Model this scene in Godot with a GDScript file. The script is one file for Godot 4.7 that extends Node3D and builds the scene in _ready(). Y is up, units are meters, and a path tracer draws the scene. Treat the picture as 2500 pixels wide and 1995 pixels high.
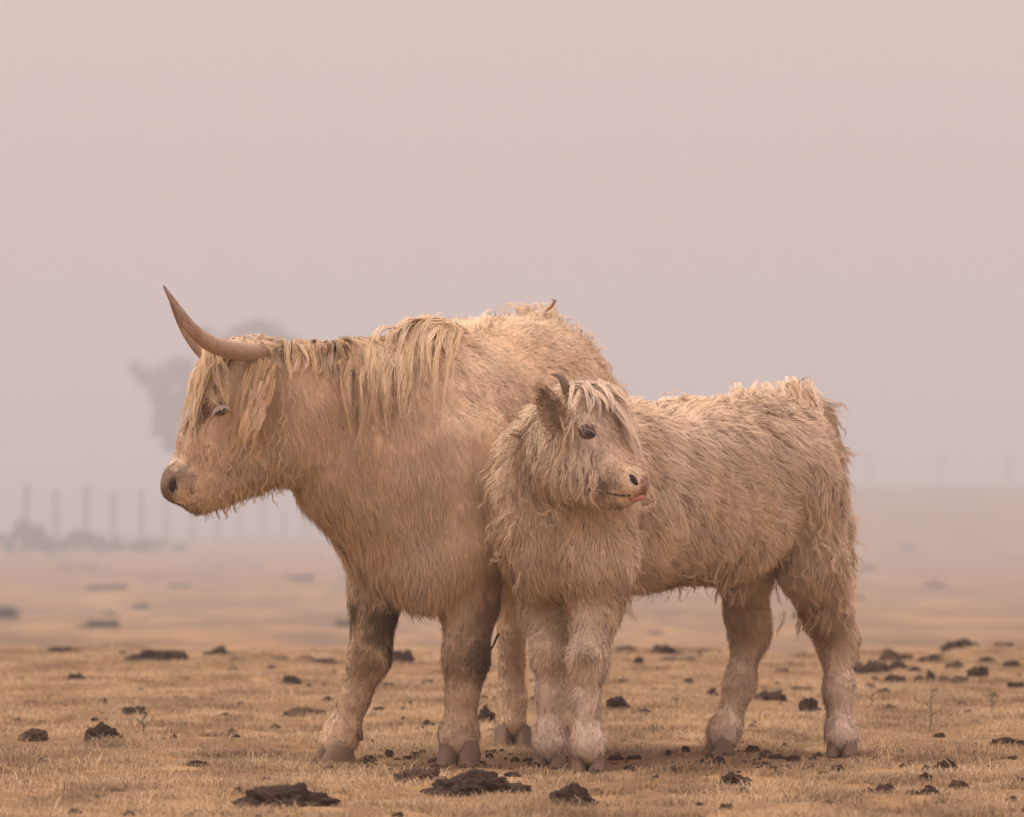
extends Node3D
# A long-haired cow and her calf on a dry, smoky pasture. Metres, y up. The cattle stand round the origin.

var rng := RandomNumberGenerator.new()
var noise := FastNoiseLite.new()
var M := {}

# --- the field of tapered bones that gives one continuous body -------------------------------------------
var ba := PackedVector3Array()
var bd := PackedVector3Array()
var bl := PackedFloat32Array()
var br0 := PackedFloat32Array()
var br1 := PackedFloat32Array()
var bk := PackedFloat32Array()
var bax := PackedVector3Array()
var bsf := PackedFloat32Array()
var fur_len := PackedFloat32Array()
var fur_flow := PackedVector3Array()
var fur_lift := PackedFloat32Array()
var carve := []          # [centre, radius vector] hollows
var all_ids := PackedInt32Array()

# --- hair buffers ----------------------------------------------------------------------------------------
var hv := PackedVector3Array()
var hn := PackedVector3Array()
var hc := PackedColorArray()
var hi := PackedInt32Array()
var hvn := 0
var hin := 0

func _ready() -> void:
	rng.seed = 4711
	noise.seed = 9
	noise.frequency = 1.0
	noise.fractal_octaves = 3
	set_camera_and_light()
	make_materials()
	build_ground()
	build_background()
	build_cow()
	build_calf()
	build_dung()
	build_small_things()
	build_grass()

func set_camera_and_light() -> void:
	var cam := Camera3D.new()
	cam.name = "camera"
	var lens := CameraAttributesPhysical.new()
	lens.frustum_focal_length = 154.2
	lens.frustum_focus_distance = 14.2
	lens.frustum_near = 0.1
	lens.frustum_far = 2000.0
	lens.exposure_aperture = 5.0
	add_child(cam)
	cam.attributes = lens
	cam.fov = 8.902
	cam.near = 0.1
	cam.far = 2000.0
	cam.position = Vector3(0, 0.67, 14.5)
	cam.rotation_degrees = Vector3(1.218, 0, 0)
	cam.current = true

	var env := Environment.new()
	env.background_mode = Environment.BG_SKY
	var sky := ProceduralSkyMaterial.new()
	sky.sky_top_color = lin(SKY_TOP)
	sky.sky_horizon_color = lin(SKY_LOW)
	sky.sky_curve = 0.6
	sky.ground_horizon_color = lin(SKY_LOW)
	sky.ground_bottom_color = lin(Vector3(0.20, 0.14, 0.10))
	sky.ground_curve = 0.1
	sky.sun_angle_max = 1.0
	env.sky = Sky.new()
	env.sky.sky_material = sky
	env.background_energy_multiplier = 1.0
	env.tonemap_mode = Environment.TONE_MAPPER_LINEAR
	env.tonemap_exposure = 1.5
	env.fog_enabled = true
	env.fog_density = HAZE
	env.fog_light_color = lin(HAZE_COLOR)
	env.volumetric_fog_enabled = true
	env.volumetric_fog_density = 0.0
	env.sdfgi_enabled = true
	env.ssao_enabled = true
	env.ssil_enabled = true
	var we := WorldEnvironment.new()
	we.name = "world_environment"
	we.environment = env
	add_child(we)

	var sun := DirectionalLight3D.new()
	sun.name = "sun"
	sun.light_energy = 0.5
	sun.light_angular_distance = 20.0
	sun.light_color = lin(Vector3(1.0, 0.85, 0.70))
	sun.shadow_enabled = true
	sun.rotation_degrees = Vector3(-63, -118, 0)
	add_child(sun)

# --- small helpers ---------------------------------------------------------------------------------------
func lin(v: Vector3) -> Color:
	return Color(v.x, v.y, v.z).linear_to_srgb()

func col(v: Vector3) -> Color:
	return Color(v.x, v.y, v.z)

func rnd(a: float, b: float) -> float:
	return rng.randf_range(a, b)

func rvec() -> Vector3:
	return Vector3(rng.randf() - 0.5, rng.randf() - 0.5, rng.randf() - 0.5) * 2.0

func put(o: Node3D, called: String, parent: Node = self) -> Node3D:
	o.name = called
	parent.add_child(o, true)
	return o

func tag(o: Node, label: String, category: String, group := "", kind := "") -> void:
	if label: o.set_meta("label", label)
	if category: o.set_meta("category", category)
	if group: o.set_meta("group", group)
	if kind: o.set_meta("kind", kind)

func numbered(called: String, k: int) -> String:
	return called if k == 0 else "%s_%03d" % [called, k]

func thing(called: String, at: Vector3, label: String, category: String, group := "") -> Node3D:
	var o := Node3D.new()
	put(o, called)
	o.position = at
	tag(o, label, category, group)
	return o

func inst(called: String, mesh: Mesh, mat: Material, parent: Node = self) -> MeshInstance3D:
	var o := MeshInstance3D.new()
	o.mesh = mesh
	o.material_override = mat
	put(o, called, parent)
	if parent is Node3D and parent != self:
		o.position = Vector3.ZERO
	return o

# a part whose mesh is written in world metres, under a thing that stands somewhere
func wpart(called: String, mesh: Mesh, mat: Material, root: Node3D) -> MeshInstance3D:
	var o := inst(called, mesh, mat, root)
	o.position = -root.position
	return o

func arrays(v: PackedVector3Array, n: PackedVector3Array, i: PackedInt32Array, c := PackedColorArray()) -> ArrayMesh:
	var a := []
	a.resize(Mesh.ARRAY_MAX)
	a[Mesh.ARRAY_VERTEX] = v
	a[Mesh.ARRAY_NORMAL] = n
	a[Mesh.ARRAY_INDEX] = i
	if c.size():
		a[Mesh.ARRAY_COLOR] = c
	var m := ArrayMesh.new()
	m.add_surface_from_arrays(Mesh.PRIMITIVE_TRIANGLES, a)
	return m

func smooth_normals(v: PackedVector3Array, i: PackedInt32Array) -> PackedVector3Array:
	var n := PackedVector3Array()
	n.resize(v.size())
	for k in range(0, i.size(), 3):
		var f := (v[i[k + 2]] - v[i[k]]).cross(v[i[k + 1]] - v[i[k]])
		n[i[k]] += f
		n[i[k + 1]] += f
		n[i[k + 2]] += f
	for k in n.size():
		n[k] = n[k].normalized()
	return n

func curve_points(p: Array, steps: int) -> PackedVector3Array:
	var out := PackedVector3Array()
	var last := p.size() - 1
	for s in steps + 1:
		var u := float(s) / steps * last
		var k := mini(int(u), last - 1)
		var t := u - k
		var p0: Vector3 = p[maxi(k - 1, 0)]
		var p1: Vector3 = p[k]
		var p2: Vector3 = p[k + 1]
		var p3: Vector3 = p[mini(k + 2, last)]
		out.append(p1.cubic_interpolate(p2, p0, p3, t))
	return out

# a tapered tube along points; radius from a list spread over the length; optional flattening
func tube(p: PackedVector3Array, radii: Array, sides := 12, rough := 0.0, tint := [], rings := 0.0) -> ArrayMesh:
	var c := PackedColorArray()
	var v := PackedVector3Array()
	var i := PackedInt32Array()
	var up := Vector3(0.13, 0.2, 1).normalized()
	for k in p.size():
		var d := (p[mini(k + 1, p.size() - 1)] - p[maxi(k - 1, 0)]).normalized()
		var s := d.cross(up).normalized()
		var w := s.cross(d)
		var u := float(k) / (p.size() - 1) * (radii.size() - 1)
		var q := mini(int(u), radii.size() - 2)
		var r: float = lerpf(radii[q], radii[q + 1], u - q)
		for j in sides:
			var a := TAU * j / sides
			var rr := r * (1.0 + rings * maxf(0.0, 1.0 - 2.2 * k / p.size()) * sin(k * 2.4) + rough * noise.get_noise_3d(k * 1.7, j * 0.9, p[0].x * 40.0))
			v.append(p[k] + (s * cos(a) + w * sin(a)) * rr)
			if tint.size(): c.append(col((tint[0] as Vector3).lerp(tint[1], smoothstep(0.5, 0.95, float(k) / p.size() + 0.35 * noise.get_noise_2d(j * 3.0, k * 0.25)))))
	for k in p.size() - 1:
		for j in sides:
			var a := k * sides + j
			var b := k * sides + (j + 1) % sides
			i.append_array([a, b, a + sides, b, b + sides, a + sides])
	for e in [0, p.size() - 1]:
		v.append(p[e])
		if tint.size(): c.append(col(tint[0] if e == 0 else tint[1]))
		for j in sides:
			var a: int = e * sides + j
			var b: int = e * sides + (j + 1) % sides
			i.append_array([v.size() - 1, b, a] if e == 0 else [v.size() - 1, a, b])
	return arrays(v, smooth_normals(v, i), i, c)

func blob(c: Vector3, r: Vector3, basis := Basis(), bump := 0.0, freq := 30.0, rings := 12) -> ArrayMesh:
	var v := PackedVector3Array()
	var i := PackedInt32Array()
	var seg := rings * 2
	for a in rings + 1:
		for b in seg + 1:
			var t := PI * a / rings
			var f := TAU * b / seg
			var d := Vector3(sin(t) * cos(f), cos(t), sin(t) * sin(f))
			var s := 1.0
			if bump > 0.0:
				s += bump * noise.get_noise_3dv(d * r.length() * freq + c * 11.0)
			v.append(c + basis * (d * r * s))
	for a in rings:
		for b in seg:
			var q := a * (seg + 1) + b
			i.append_array([q, q + 1, q + seg + 1, q + 1, q + seg + 2, q + seg + 1])
	return arrays(v, smooth_normals(v, i), i)

# --- bones and their surface ---------------------------------------------------------------------------
func clear_bones() -> void:
	for a in [ba, bd, bax, fur_flow]: a.clear()
	for a in [bl, br0, br1, bk, bsf, fur_len, fur_lift]: a.clear()
	all_ids.clear()
	carve = []

# a tapered bone: ends, end radii, hair length and the way the hair lies, softness of its joints, flattening across an axis
func bone(a: Vector3, b: Vector3, ra: float, rb: float, hair: float, flow: Vector3, lift := 0.35, k := 0.05, axis := Vector3.ZERO, flat := 1.0) -> void:
	all_ids.append(ba.size())
	ba.append(a)
	bd.append(b - a)
	bl.append(1.0 / maxf((b - a).length_squared(), 1e-6))
	br0.append(ra)
	br1.append(rb - ra)
	bk.append(k)
	bax.append(axis)
	bsf.append(flat - 1.0)
	fur_len.append(hair)
	fur_flow.append(flow)
	fur_lift.append(lift)

func chain(p: Array, r: Array, hair: Array, flow: Vector3, lift := 0.35, k := 0.05) -> void:
	for n in p.size() - 1:
		bone(p[n], p[n + 1], r[n], r[n + 1], hair[mini(n, hair.size() - 1)], (p[n + 1] - p[n]).normalized() if flow == Vector3.ZERO else flow, lift, k)

func bone_distance(p: Vector3, i: int) -> float:
	var q := p - ba[i]
	if bsf[i] != 0.0:
		q += bax[i] * (q.dot(bax[i]) * bsf[i])
	var h := clampf(q.dot(bd[i]) * bl[i], 0.0, 1.0)
	return (q - bd[i] * h).length() - br0[i] - br1[i] * h

func field(p: Vector3, ids: PackedInt32Array) -> float:
	var d := 9.0
	for i in ids:
		var q := p - ba[i]
		if bsf[i] != 0.0:
			q += bax[i] * (q.dot(bax[i]) * bsf[i])
		var h := clampf(q.dot(bd[i]) * bl[i], 0.0, 1.0)
		var e := (q - bd[i] * h).length() - br0[i] - br1[i] * h
		var k := bk[i]
		var s := maxf(k - absf(d - e), 0.0)
		d = minf(d, e) - s * s / (4.0 * k)
	for c in carve:
		var r: Vector3 = c[1]
		var e2: float = (((p - c[0]) / r).length() - 1.0) * minf(r.x, minf(r.y, r.z))
		d = maxf(d, -e2)
	return d

func push_out(p: Vector3, off: float) -> Vector3:
	for n in 3:
		var d := field(p, all_ids)
		if d >= off: return p
		var e := 0.008
		var g := Vector3(field(p + Vector3(e, 0, 0), all_ids) - d, field(p + Vector3(0, e, 0), all_ids) - d, field(p + Vector3(0, 0, e), all_ids) - d)
		p += g.normalized() * (off - d)
	return p

func surface(lo: Vector3, hi_: Vector3, cell: float) -> Array:
	var n := Vector3i(((hi_ - lo) / cell / 4.0).ceil()) * 4
	var sx := 1
	var sy := n.x + 1
	var sz := (n.x + 1) * (n.y + 1)
	var val := PackedFloat32Array()
	val.resize(sz * (n.z + 1))
	val.fill(99.0)
	var at := PackedInt32Array()
	at.resize(val.size())
	at.fill(-1)
	var half := cell * 2.0 * 1.7321
	var blocks := []
	var dist := PackedFloat32Array()
	dist.resize(ba.size())
	for bz in range(0, n.z, 4):
		for by in range(0, n.y, 4):
			for bx in range(0, n.x, 4):
				var c := lo + Vector3(bx + 2, by + 2, bz + 2) * cell
				var best := 9.0
				for i in all_ids:
					dist[i] = bone_distance(c, i)
					best = minf(best, dist[i])
				if best > half + 0.03 or best < -half - 0.05: continue
				var ids := PackedInt32Array()
				for i in all_ids:
					if dist[i] < best + 2.5 * half + 0.06: ids.append(i)
				blocks.append(Vector3i(bx, by, bz))
				for z in 5:
					for y in 5:
						var w := (bz + z) * sz + (by + y) * sy + bx
						for x in 5:
							if val[w + x] > 90.0:
								val[w + x] = field(lo + Vector3(bx + x, by + y, bz + z) * cell, ids)
	var v := PackedVector3Array()
	var idx := PackedInt32Array()
	var off := PackedInt32Array([0, 1, sy, sy + 1, sz, sz + 1, sz + sy, sz + sy + 1])
	var edges := [[0, 1], [2, 3], [4, 5], [6, 7], [0, 2], [1, 3], [4, 6], [5, 7], [0, 4], [1, 5], [2, 6], [3, 7]]
	for b in blocks:
		for z in 4:
			for y in 4:
				for x in 4:
					var w: int = (b.z + z) * sz + (b.y + y) * sy + b.x + x
					var m := 0
					for k in 8:
						if val[w + off[k]] < 0.0: m += 1
					if m == 0 or m == 8: continue
					var p := Vector3.ZERO
					var cnt := 0
					for e in edges:
						var a := val[w + off[e[0]]]
						var c := val[w + off[e[1]]]
						if (a < 0.0) == (c < 0.0): continue
						var t := a / (a - c)
						var pa := Vector3(e[0] & 1, (e[0] >> 1) & 1, e[0] >> 2)
						var pb := Vector3(e[1] & 1, (e[1] >> 1) & 1, e[1] >> 2)
						p += pa.lerp(pb, t)
						cnt += 1
					at[w] = v.size()
					v.append(lo + (Vector3(b.x + x, b.y + y, b.z + z) + p / cnt) * cell)
	for b in blocks:
		for z in 4:
			for y in 4:
				for x in 4:
					var w: int = (b.z + z) * sz + (b.y + y) * sy + b.x + x
					if at[w] < 0: continue
					var inside := val[w] < 0.0
					for ax in 3:
						var s0: int = [1, sy, sz][ax]
						var s1: int = [sy, sz, 1][ax]
						var s2: int = [sz, 1, sy][ax]
						if (val[w + s0] < 0.0) == inside: continue
						if w - s1 - s2 < 0: continue
						var q := [at[w], at[w - s1], at[w - s1 - s2], at[w - s2]]
						if q.min() < 0: continue
						if inside: idx.append_array([q[0], q[2], q[1], q[0], q[3], q[2]])
						else: idx.append_array([q[0], q[1], q[2], q[0], q[2], q[3]])
	return [v, idx]

# --- hair ------------------------------------------------------------------------------------------------
func hair_start(room: int) -> void:
	hv.resize(room)
	hn.resize(room)
	hc.resize(room)
	hi.resize(room * 3)
	hvn = 0
	hin = 0

func hair_room(nv: int) -> void:
	if hvn + nv > hv.size():
		var r := int(hv.size() * 1.5) + nv
		hv.resize(r)
		hn.resize(r)
		hc.resize(r)
		hi.resize(r * 3)

func hair_mesh() -> ArrayMesh:
	hv.resize(hvn)
	hn.resize(hvn)
	hc.resize(hvn)
	hi.resize(hin)
	return arrays(hv, hn, hi, hc)

# a short hair: a bent blade of two lengths that ends in a point
func hair(p0: Vector3, p1: Vector3, p2: Vector3, w: float, n: Vector3, c: Color) -> void:
	var d := p2 - p0
	var s := d.cross(n + Vector3(rng.randf() - 0.5, rng.randf() - 0.5, rng.randf() - 0.5) * 1.6).normalized() * w
	var k := hvn
	hv[k] = p0 - s
	hv[k + 1] = p0 + s
	hv[k + 2] = p1 - s
	hv[k + 3] = p1 + s
	hv[k + 4] = p2
	for j in 5:
		hn[k + j] = n
		hc[k + j] = c
	var i := hin
	hi[i] = k
	hi[i + 1] = k + 2
	hi[i + 2] = k + 1
	hi[i + 3] = k + 1
	hi[i + 4] = k + 2
	hi[i + 5] = k + 3
	hi[i + 6] = k + 2
	hi[i + 7] = k + 4
	hi[i + 8] = k + 3
	hvn += 5
	hin += 9

func ribbon(p: PackedVector3Array, w: float, n: Vector3, c: Color) -> void:
	var m := p.size()
	hair_room(m * 2)
	var tw := n + rvec() * 0.7
	for k in m:
		var d := p[mini(k + 1, m - 1)] - p[maxi(k - 1, 0)]
		var t := float(k) / (m - 1)
		var s := d.cross(tw).normalized() * w * (1.0 - 0.85 * t * t)
		hv[hvn + k * 2] = p[k] - s
		hv[hvn + k * 2 + 1] = p[k] + s
		hn[hvn + k * 2] = n
		hn[hvn + k * 2 + 1] = n
		hc[hvn + k * 2] = c
		hc[hvn + k * 2 + 1] = c
	for k in m - 1:
		var q := hvn + k * 2
		hi[hin] = q
		hi[hin + 1] = q + 2
		hi[hin + 2] = q + 1
		hi[hin + 3] = q + 1
		hi[hin + 4] = q + 2
		hi[hin + 5] = q + 3
		hin += 6
	hvn += m * 2

# a lock of long hair along a guide; the hairs start spread out and run together
func lock(guide: Array, spread: float, count: int, w: float, c: Vector3, wave := 0.006, off := 0.012, facing := Vector3.ZERO) -> void:
	var frizz := 1.0
	var g := curve_points(guide, 9)
	var d0 := (g[9] - g[0]).normalized()
	var ph := rnd(0, TAU)
	var wf := rnd(1.0, 2.4)
	for k in 10:
		if off > 0.0 and k > 0: g[k] = push_out(g[k], off)
	var mid := field(g[4], all_ids)
	var n := Vector3(0, 0.35, 0.6)
	if mid < 0.3:
		var e := 0.01
		n = Vector3(field(g[4] + Vector3(e, 0, 0), all_ids) - mid, field(g[4] + Vector3(0, e, 0), all_ids) - mid, field(g[4] + Vector3(0, 0, e), all_ids) - mid).normalized()
	if facing != Vector3.ZERO: n = facing.normalized()
	var s := d0.cross(n).normalized()
	var tone := rnd(0.86, 1.12)
	for h in count:
		var o1 := rnd(-1, 1) * spread
		var o2 := rnd(-0.4, 1) * spread * 0.5
		var cut := rnd(0.72, 1.0)
		var p := PackedVector3Array()
		var ph2 := ph + rnd(-0.5, 0.5) * frizz
		for k in 10:
			var t := float(k) / 9.0
			var u := t * cut * 9.0
			var a := mini(int(u), 8)
			var q := g[a].lerp(g[a + 1], u - a)
			var keep := 1.0 - 0.78 * t
			q += s * (o1 * keep + sin(ph2 + t * wf * TAU) * wave * t) + n * (o2 * keep + cos(ph2 * 1.3 + t * wf * 5.0) * wave * 0.5 * t)
			p.append(q)
		var v := tone * rnd(0.86, 1.13)
		ribbon(p, w * rnd(0.7, 1.2), (n + rvec() * 0.35).normalized(), Color(c.x * v, c.y * v * rnd(0.97, 1.03), c.z * v * rnd(0.93, 1.07)))

# the coat: tufts of hairs over the whole body; lengths and lie come from the bones, colour from `paint`
func coat(v: PackedVector3Array, n: PackedVector3Array, idx: PackedInt32Array, per_m2: float, in_tuft: int, tuft_r: float, swirl: float, width: float, paint: Callable, bare: Array, fluff: float, curl: float) -> void:
	for k in range(0, idx.size(), 3):
		var a := v[idx[k]]
		var b := v[idx[k + 1]]
		var c := v[idx[k + 2]]
		var area := (b - a).cross(c - a).length() * 0.5
		var nn := n[idx[k]]
		var want := area * per_m2 * (0.55 if nn.z < -0.45 else 1.0)
		var cnt := int(want) + (1 if rng.randf() < want - int(want) else 0)
		for q in cnt:
			var r1 := rng.randf()
			var r2 := rng.randf()
			if r1 + r2 > 1.0:
				r1 = 1.0 - r1
				r2 = 1.0 - r2
			var p := a + (b - a) * r1 + (c - a) * r2
			var skip := false
			for z in bare:
				if p.distance_squared_to(z[0]) < z[1] * z[1]:
					skip = true
					break
			if skip: continue
			var nrm := (nn + n[idx[k + 1]] + n[idx[k + 2]]).normalized()
			var wsum := 0.0
			var ln := 0.0
			var lift := 0.0
			var flow := Vector3.ZERO
			for i in all_ids:
				var e := bone_distance(p, i)
				if e > 0.12: continue
				var w := exp(-maxf(e, -0.02) * 45.0)
				wsum += w
				ln += fur_len[i] * w
				lift += fur_lift[i] * w
				flow += fur_flow[i] * w
			if wsum <= 0.0: continue
			ln *= rnd(0.75, 1.2) / wsum
			if ln < 0.004: continue
			lift = lift / wsum + fluff * noise.get_noise_3dv(p * 9.0 + Vector3(40, 0, 0))
			lift = maxf(lift, 0.16)
			var t := flow - nrm * flow.dot(nrm)
			if t.length_squared() < 1e-5: t = Vector3(0.3, -1, 0.1) - nrm * nrm.dot(Vector3(0.3, -1, 0.1))
			t = t.normalized().rotated(nrm, swirl * (1.6 * noise.get_noise_3dv(p * 4.5) + 0.45 * noise.get_noise_3dv(p * 14.0) + rnd(-0.15, 0.15)))
			var bt := nrm.cross(t)
			ln *= 1.0 + 0.5 * noise.get_noise_3dv(p * 7.0 + Vector3(0, 31, 0))
			var dir := (t * cos(lift) + nrm * sin(lift))
			var tip := p + dir * ln + Vector3(0, -0.1 * ln, 0) * (1.0 - maxf(nrm.y, 0.0)) + bt * rnd(-0.15, 0.15) * ln
			var base: Vector3 = paint.call(p)
			var tone := rnd(0.93, 1.07) * (1.0 + 0.2 * noise.get_noise_3dv(p * 5.0 + Vector3(7, 7, 7)) + 0.16 * noise.get_noise_3dv(p * 19.0))
			base *= tone
			var curl_ := curl * rnd(-1, 1)
			hair_room(in_tuft * 5)
			for s in in_tuft:
				var u1 := (rng.randf() - 0.5) * 2.0 * tuft_r
				var u2 := (rng.randf() - 0.5) * 2.0 * tuft_r
				var o := t * u1 + bt * u2
				var root := p + o - nrm * 0.004
				var jit := Vector3(rng.randf() - 0.5, rng.randf() - 0.5, rng.randf() - 0.5)
				var f := rnd(0.6, 1.1)
				var end := root.lerp(tip + o * 0.75, f) + jit * (ln * 0.2)
				var midp := root.lerp(end, rnd(0.45, 0.6)) + nrm * (ln * rnd(0.06, 0.18)) + (bt * curl_ + jit * 0.12) * ln
				var x := rnd(0.87, 1.13)
				hair(root, midp, end, width * rnd(0.7, 1.2), (nrm + jit * 0.45).normalized(), Color(base.x * x, base.y * x, base.z * x * rnd(0.94, 1.06)))

# --- cattle ----------------------------------------------------------------------------------------------
func spot_paint(p: Vector3, base: Vector3, spots: Array) -> Vector3:
	for s in spots:
		var d: float = p.distance_to(s[0]) / s[1] + 0.5 * noise.get_noise_3dv(p * 16.0) + 0.45 * noise.get_noise_3dv(p * 47.0)
		if d < 1.0:
			base = base.lerp(s[2], clampf((1.0 - d) * 3.5, 0.0, 1.0) * s[3])
	return base

func hide_mesh(parts: Array, paint: Callable) -> Array:
	var v := PackedVector3Array()
	var i := PackedInt32Array()
	for s in parts:
		var o := v.size()
		v.append_array(s[0])
		for k in s[1]: i.append(k + o)
	var n := PackedVector3Array()
	n.resize(v.size())
	var c := PackedColorArray()
	c.resize(v.size())
	for k in v.size():
		var e := 0.006
		var p := v[k]
		n[k] = Vector3(field(p + Vector3(e, 0, 0), all_ids) - field(p - Vector3(e, 0, 0), all_ids), field(p + Vector3(0, e, 0), all_ids) - field(p - Vector3(0, e, 0), all_ids), field(p + Vector3(0, 0, e), all_ids) - field(p - Vector3(0, 0, e), all_ids)).normalized()
		c[k] = col(paint.call(p))
	return [v, n, i, c]

# the first point of the hide met from outside along a direction
func onto(p: Vector3, dir: Vector3) -> Vector3:
	for k in 60:
		var d := field(p, all_ids)
		if d < 0.0008: break
		p += dir * d * 0.8
	return p

func onto_or(p: Vector3, dir: Vector3, otherwise: Vector3) -> Vector3:
	var h := onto(p, dir)
	return h if field(h, all_ids) < 0.004 else otherwise

func outward(p: Vector3) -> Vector3:
	var e := 0.008
	return Vector3(field(p + Vector3(e, 0, 0), all_ids) - field(p - Vector3(e, 0, 0), all_ids), field(p + Vector3(0, e, 0), all_ids) - field(p - Vector3(0, e, 0), all_ids), field(p + Vector3(0, 0, e), all_ids) - field(p - Vector3(0, 0, e), all_ids)).normalized()

# one claw of a cloven hoof, toe along +x, standing on y = 0
func claw_mesh(l: float, h: float, w: float, inner: float) -> ArrayMesh:
	var v := PackedVector3Array()
	var i := PackedInt32Array()
	var seg := 18
	var lv := [0.0, 0.04, 0.3, 0.6, 0.9, 1.0]
	for t in lv:
		var front: float = l * 0.56 - t * h * 0.8
		var back: float = -l * 0.44 + t * h * 0.22
		if t == 0.0:
			front -= 0.003
			back += 0.003
		var mid := (front + back) * 0.5
		var rx := (front - back) * 0.5
		for k in seg:
			var a := TAU * k / seg
			var x := cos(a)
			var z := sin(a)
			var zz: float = z * w * 0.5 * (1.0 - 0.03 * t) * (1.0 - 0.32 * maxf(x, 0.0) * maxf(x, 0.0))
			if z * inner > 0.0: zz *= 0.72
			var ring := 1.0 + 0.02 * sin(t * 23.0)
			v.append(Vector3(mid + rx * x * ring, t * h * (0.8 + 0.2 * x), zz * ring))
	for r in lv.size() - 1:
		for k in seg:
			var a := r * seg + k
			var b := r * seg + (k + 1) % seg
			i.append_array([a, a + seg, b, b, a + seg, b + seg])
	v.append(Vector3(-l * 0.05, h * 1.02, 0))
	v.append(Vector3(0, 0.001, 0))
	for k in seg:
		var top := (lv.size() - 1) * seg
		i.append_array([top + k, v.size() - 2, top + (k + 1) % seg])
		i.append_array([k, (k + 1) % seg, v.size() - 1])
	return arrays(v, smooth_normals(v, i), i)

func hoof(root: Node3D, at: Vector3, toe: Vector3, l: float, h: float, w: float, splay: float, mat: Material, dew := true) -> void:
	var hoof_ := Node3D.new()
	put(hoof_, "hoof", root)
	hoof_.position = at - root.position
	var ang := atan2(-toe.z, toe.x)
	for s in [-1.0, 1.0]:
		var m := inst("claw", claw_mesh(l, h, w, -s), mat, hoof_)
		m.rotation.y = ang - s * splay
		var side: Vector3 = Vector3(cos(ang + PI / 2 * -s), 0, -sin(ang + PI / 2 * -s))
		m.position = side * w * 0.36
	if dew:
		for s in [-1.0, 1.0]:
			var b: Vector3 = toe.normalized() * -l * 0.5 + Vector3(0, h * 1.3, 0) + Vector3(toe.z, 0, -toe.x).normalized() * s * w * 0.45
			var d := inst("dewclaw", tube(curve_points([b + Vector3(0, 0.014, 0), b, b - Vector3(0, 0.018, 0) - toe.normalized() * 0.006], 5), [0.006, 0.0095, 0.003], 8), mat, hoof_)
			d.position = Vector3.ZERO

func eye(root: Node3D, at: Vector3, n: Vector3, fwd: Vector3, r: float, ball: Material, rim: Material, iris: Material, lash_len: float, lash_col: Vector3, droop: float) -> void:
	var side := (fwd - n * fwd.dot(n)).normalized()
	var up := n.cross(side)
	if up.y < 0: up = -up
	var e := Node3D.new()
	put(e, "eye", root)
	e.position = at - root.position
	var bs := Basis(side, up, side.cross(up))
	var c := -n * r * 0.6
	inst("eyeball", blob(c, Vector3(r, r, r), bs), ball, e)
	inst("iris", blob(c + n * r * 0.4 + side * r * 0.2 - up * r * 0.1, Vector3(r * 0.74, r * 0.6, r * 0.7), bs), iris, e)
	var ring := PackedVector3Array()
	for k in 25:
		var a := TAU * k / 24
		var x := cos(a) * 1.08
		var y := sin(a) * (0.62 if sin(a) > 0 else 0.56)
		ring.append(c + (side * x + up * (y - droop * 0.15)) * r + n * r * (0.78 - 0.34 * x * x))
	inst("eyelid_rim", tube(ring, [r * 0.17, r * 0.2, r * 0.17], 8), rim, e)
	# the lids themselves: folds of skin above and below the opening
	for s in [1.0, -1.0]:
		var v := PackedVector3Array()
		var ii := PackedInt32Array()
		for b in 5:
			for k in 13:
				var x := cos(PI * k / 12.0) * 1.1
				var y: float = s * sin(PI * k / 12.0)
				var o := b / 4.0
				var hgt: float = (0.62 if s > 0 else 0.56) * (1.0 + o * 0.95)
				v.append(c + (side * x * (1.0 + o * 0.3) + up * (y * hgt - droop * 0.15)) * r + n * r * ((0.86 - 0.34 * x * x) + 0.14 * sin(o * PI) - o * 0.62))
		for b in 4:
			for k in 12:
				var q := b * 13 + k
				ii.append_array([q, q + 1, q + 13, q + 1, q + 14, q + 13])
		inst("eyelid", arrays(v, smooth_normals(v, ii), ii), rim, e)
	hair_start(2000)
	for k in 80:
		var a := rnd(0.08, 0.92) * PI
		var x := cos(a)
		var b := c + (side * x * 1.02 + up * (sin(a) * 0.6 - droop * 0.15)) * r + n * r * (0.85 - 0.3 * x * x)
		var o := n * 0.75 + side * x * 0.55 - up * (0.1 + droop * 0.85)
		var tip := b + (o + rvec() * 0.12).normalized() * lash_len * rnd(0.7, 1.1)
		hair_room(7)
		hair(b, b.lerp(tip, 0.5) + n * lash_len * 0.15, tip, 0.001, (n + up * 0.4).normalized(), col(lash_col))
	var la := inst("eyelashes", hair_mesh(), M.hair, e)
	la.set_meta("kind", "stuff")

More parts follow.
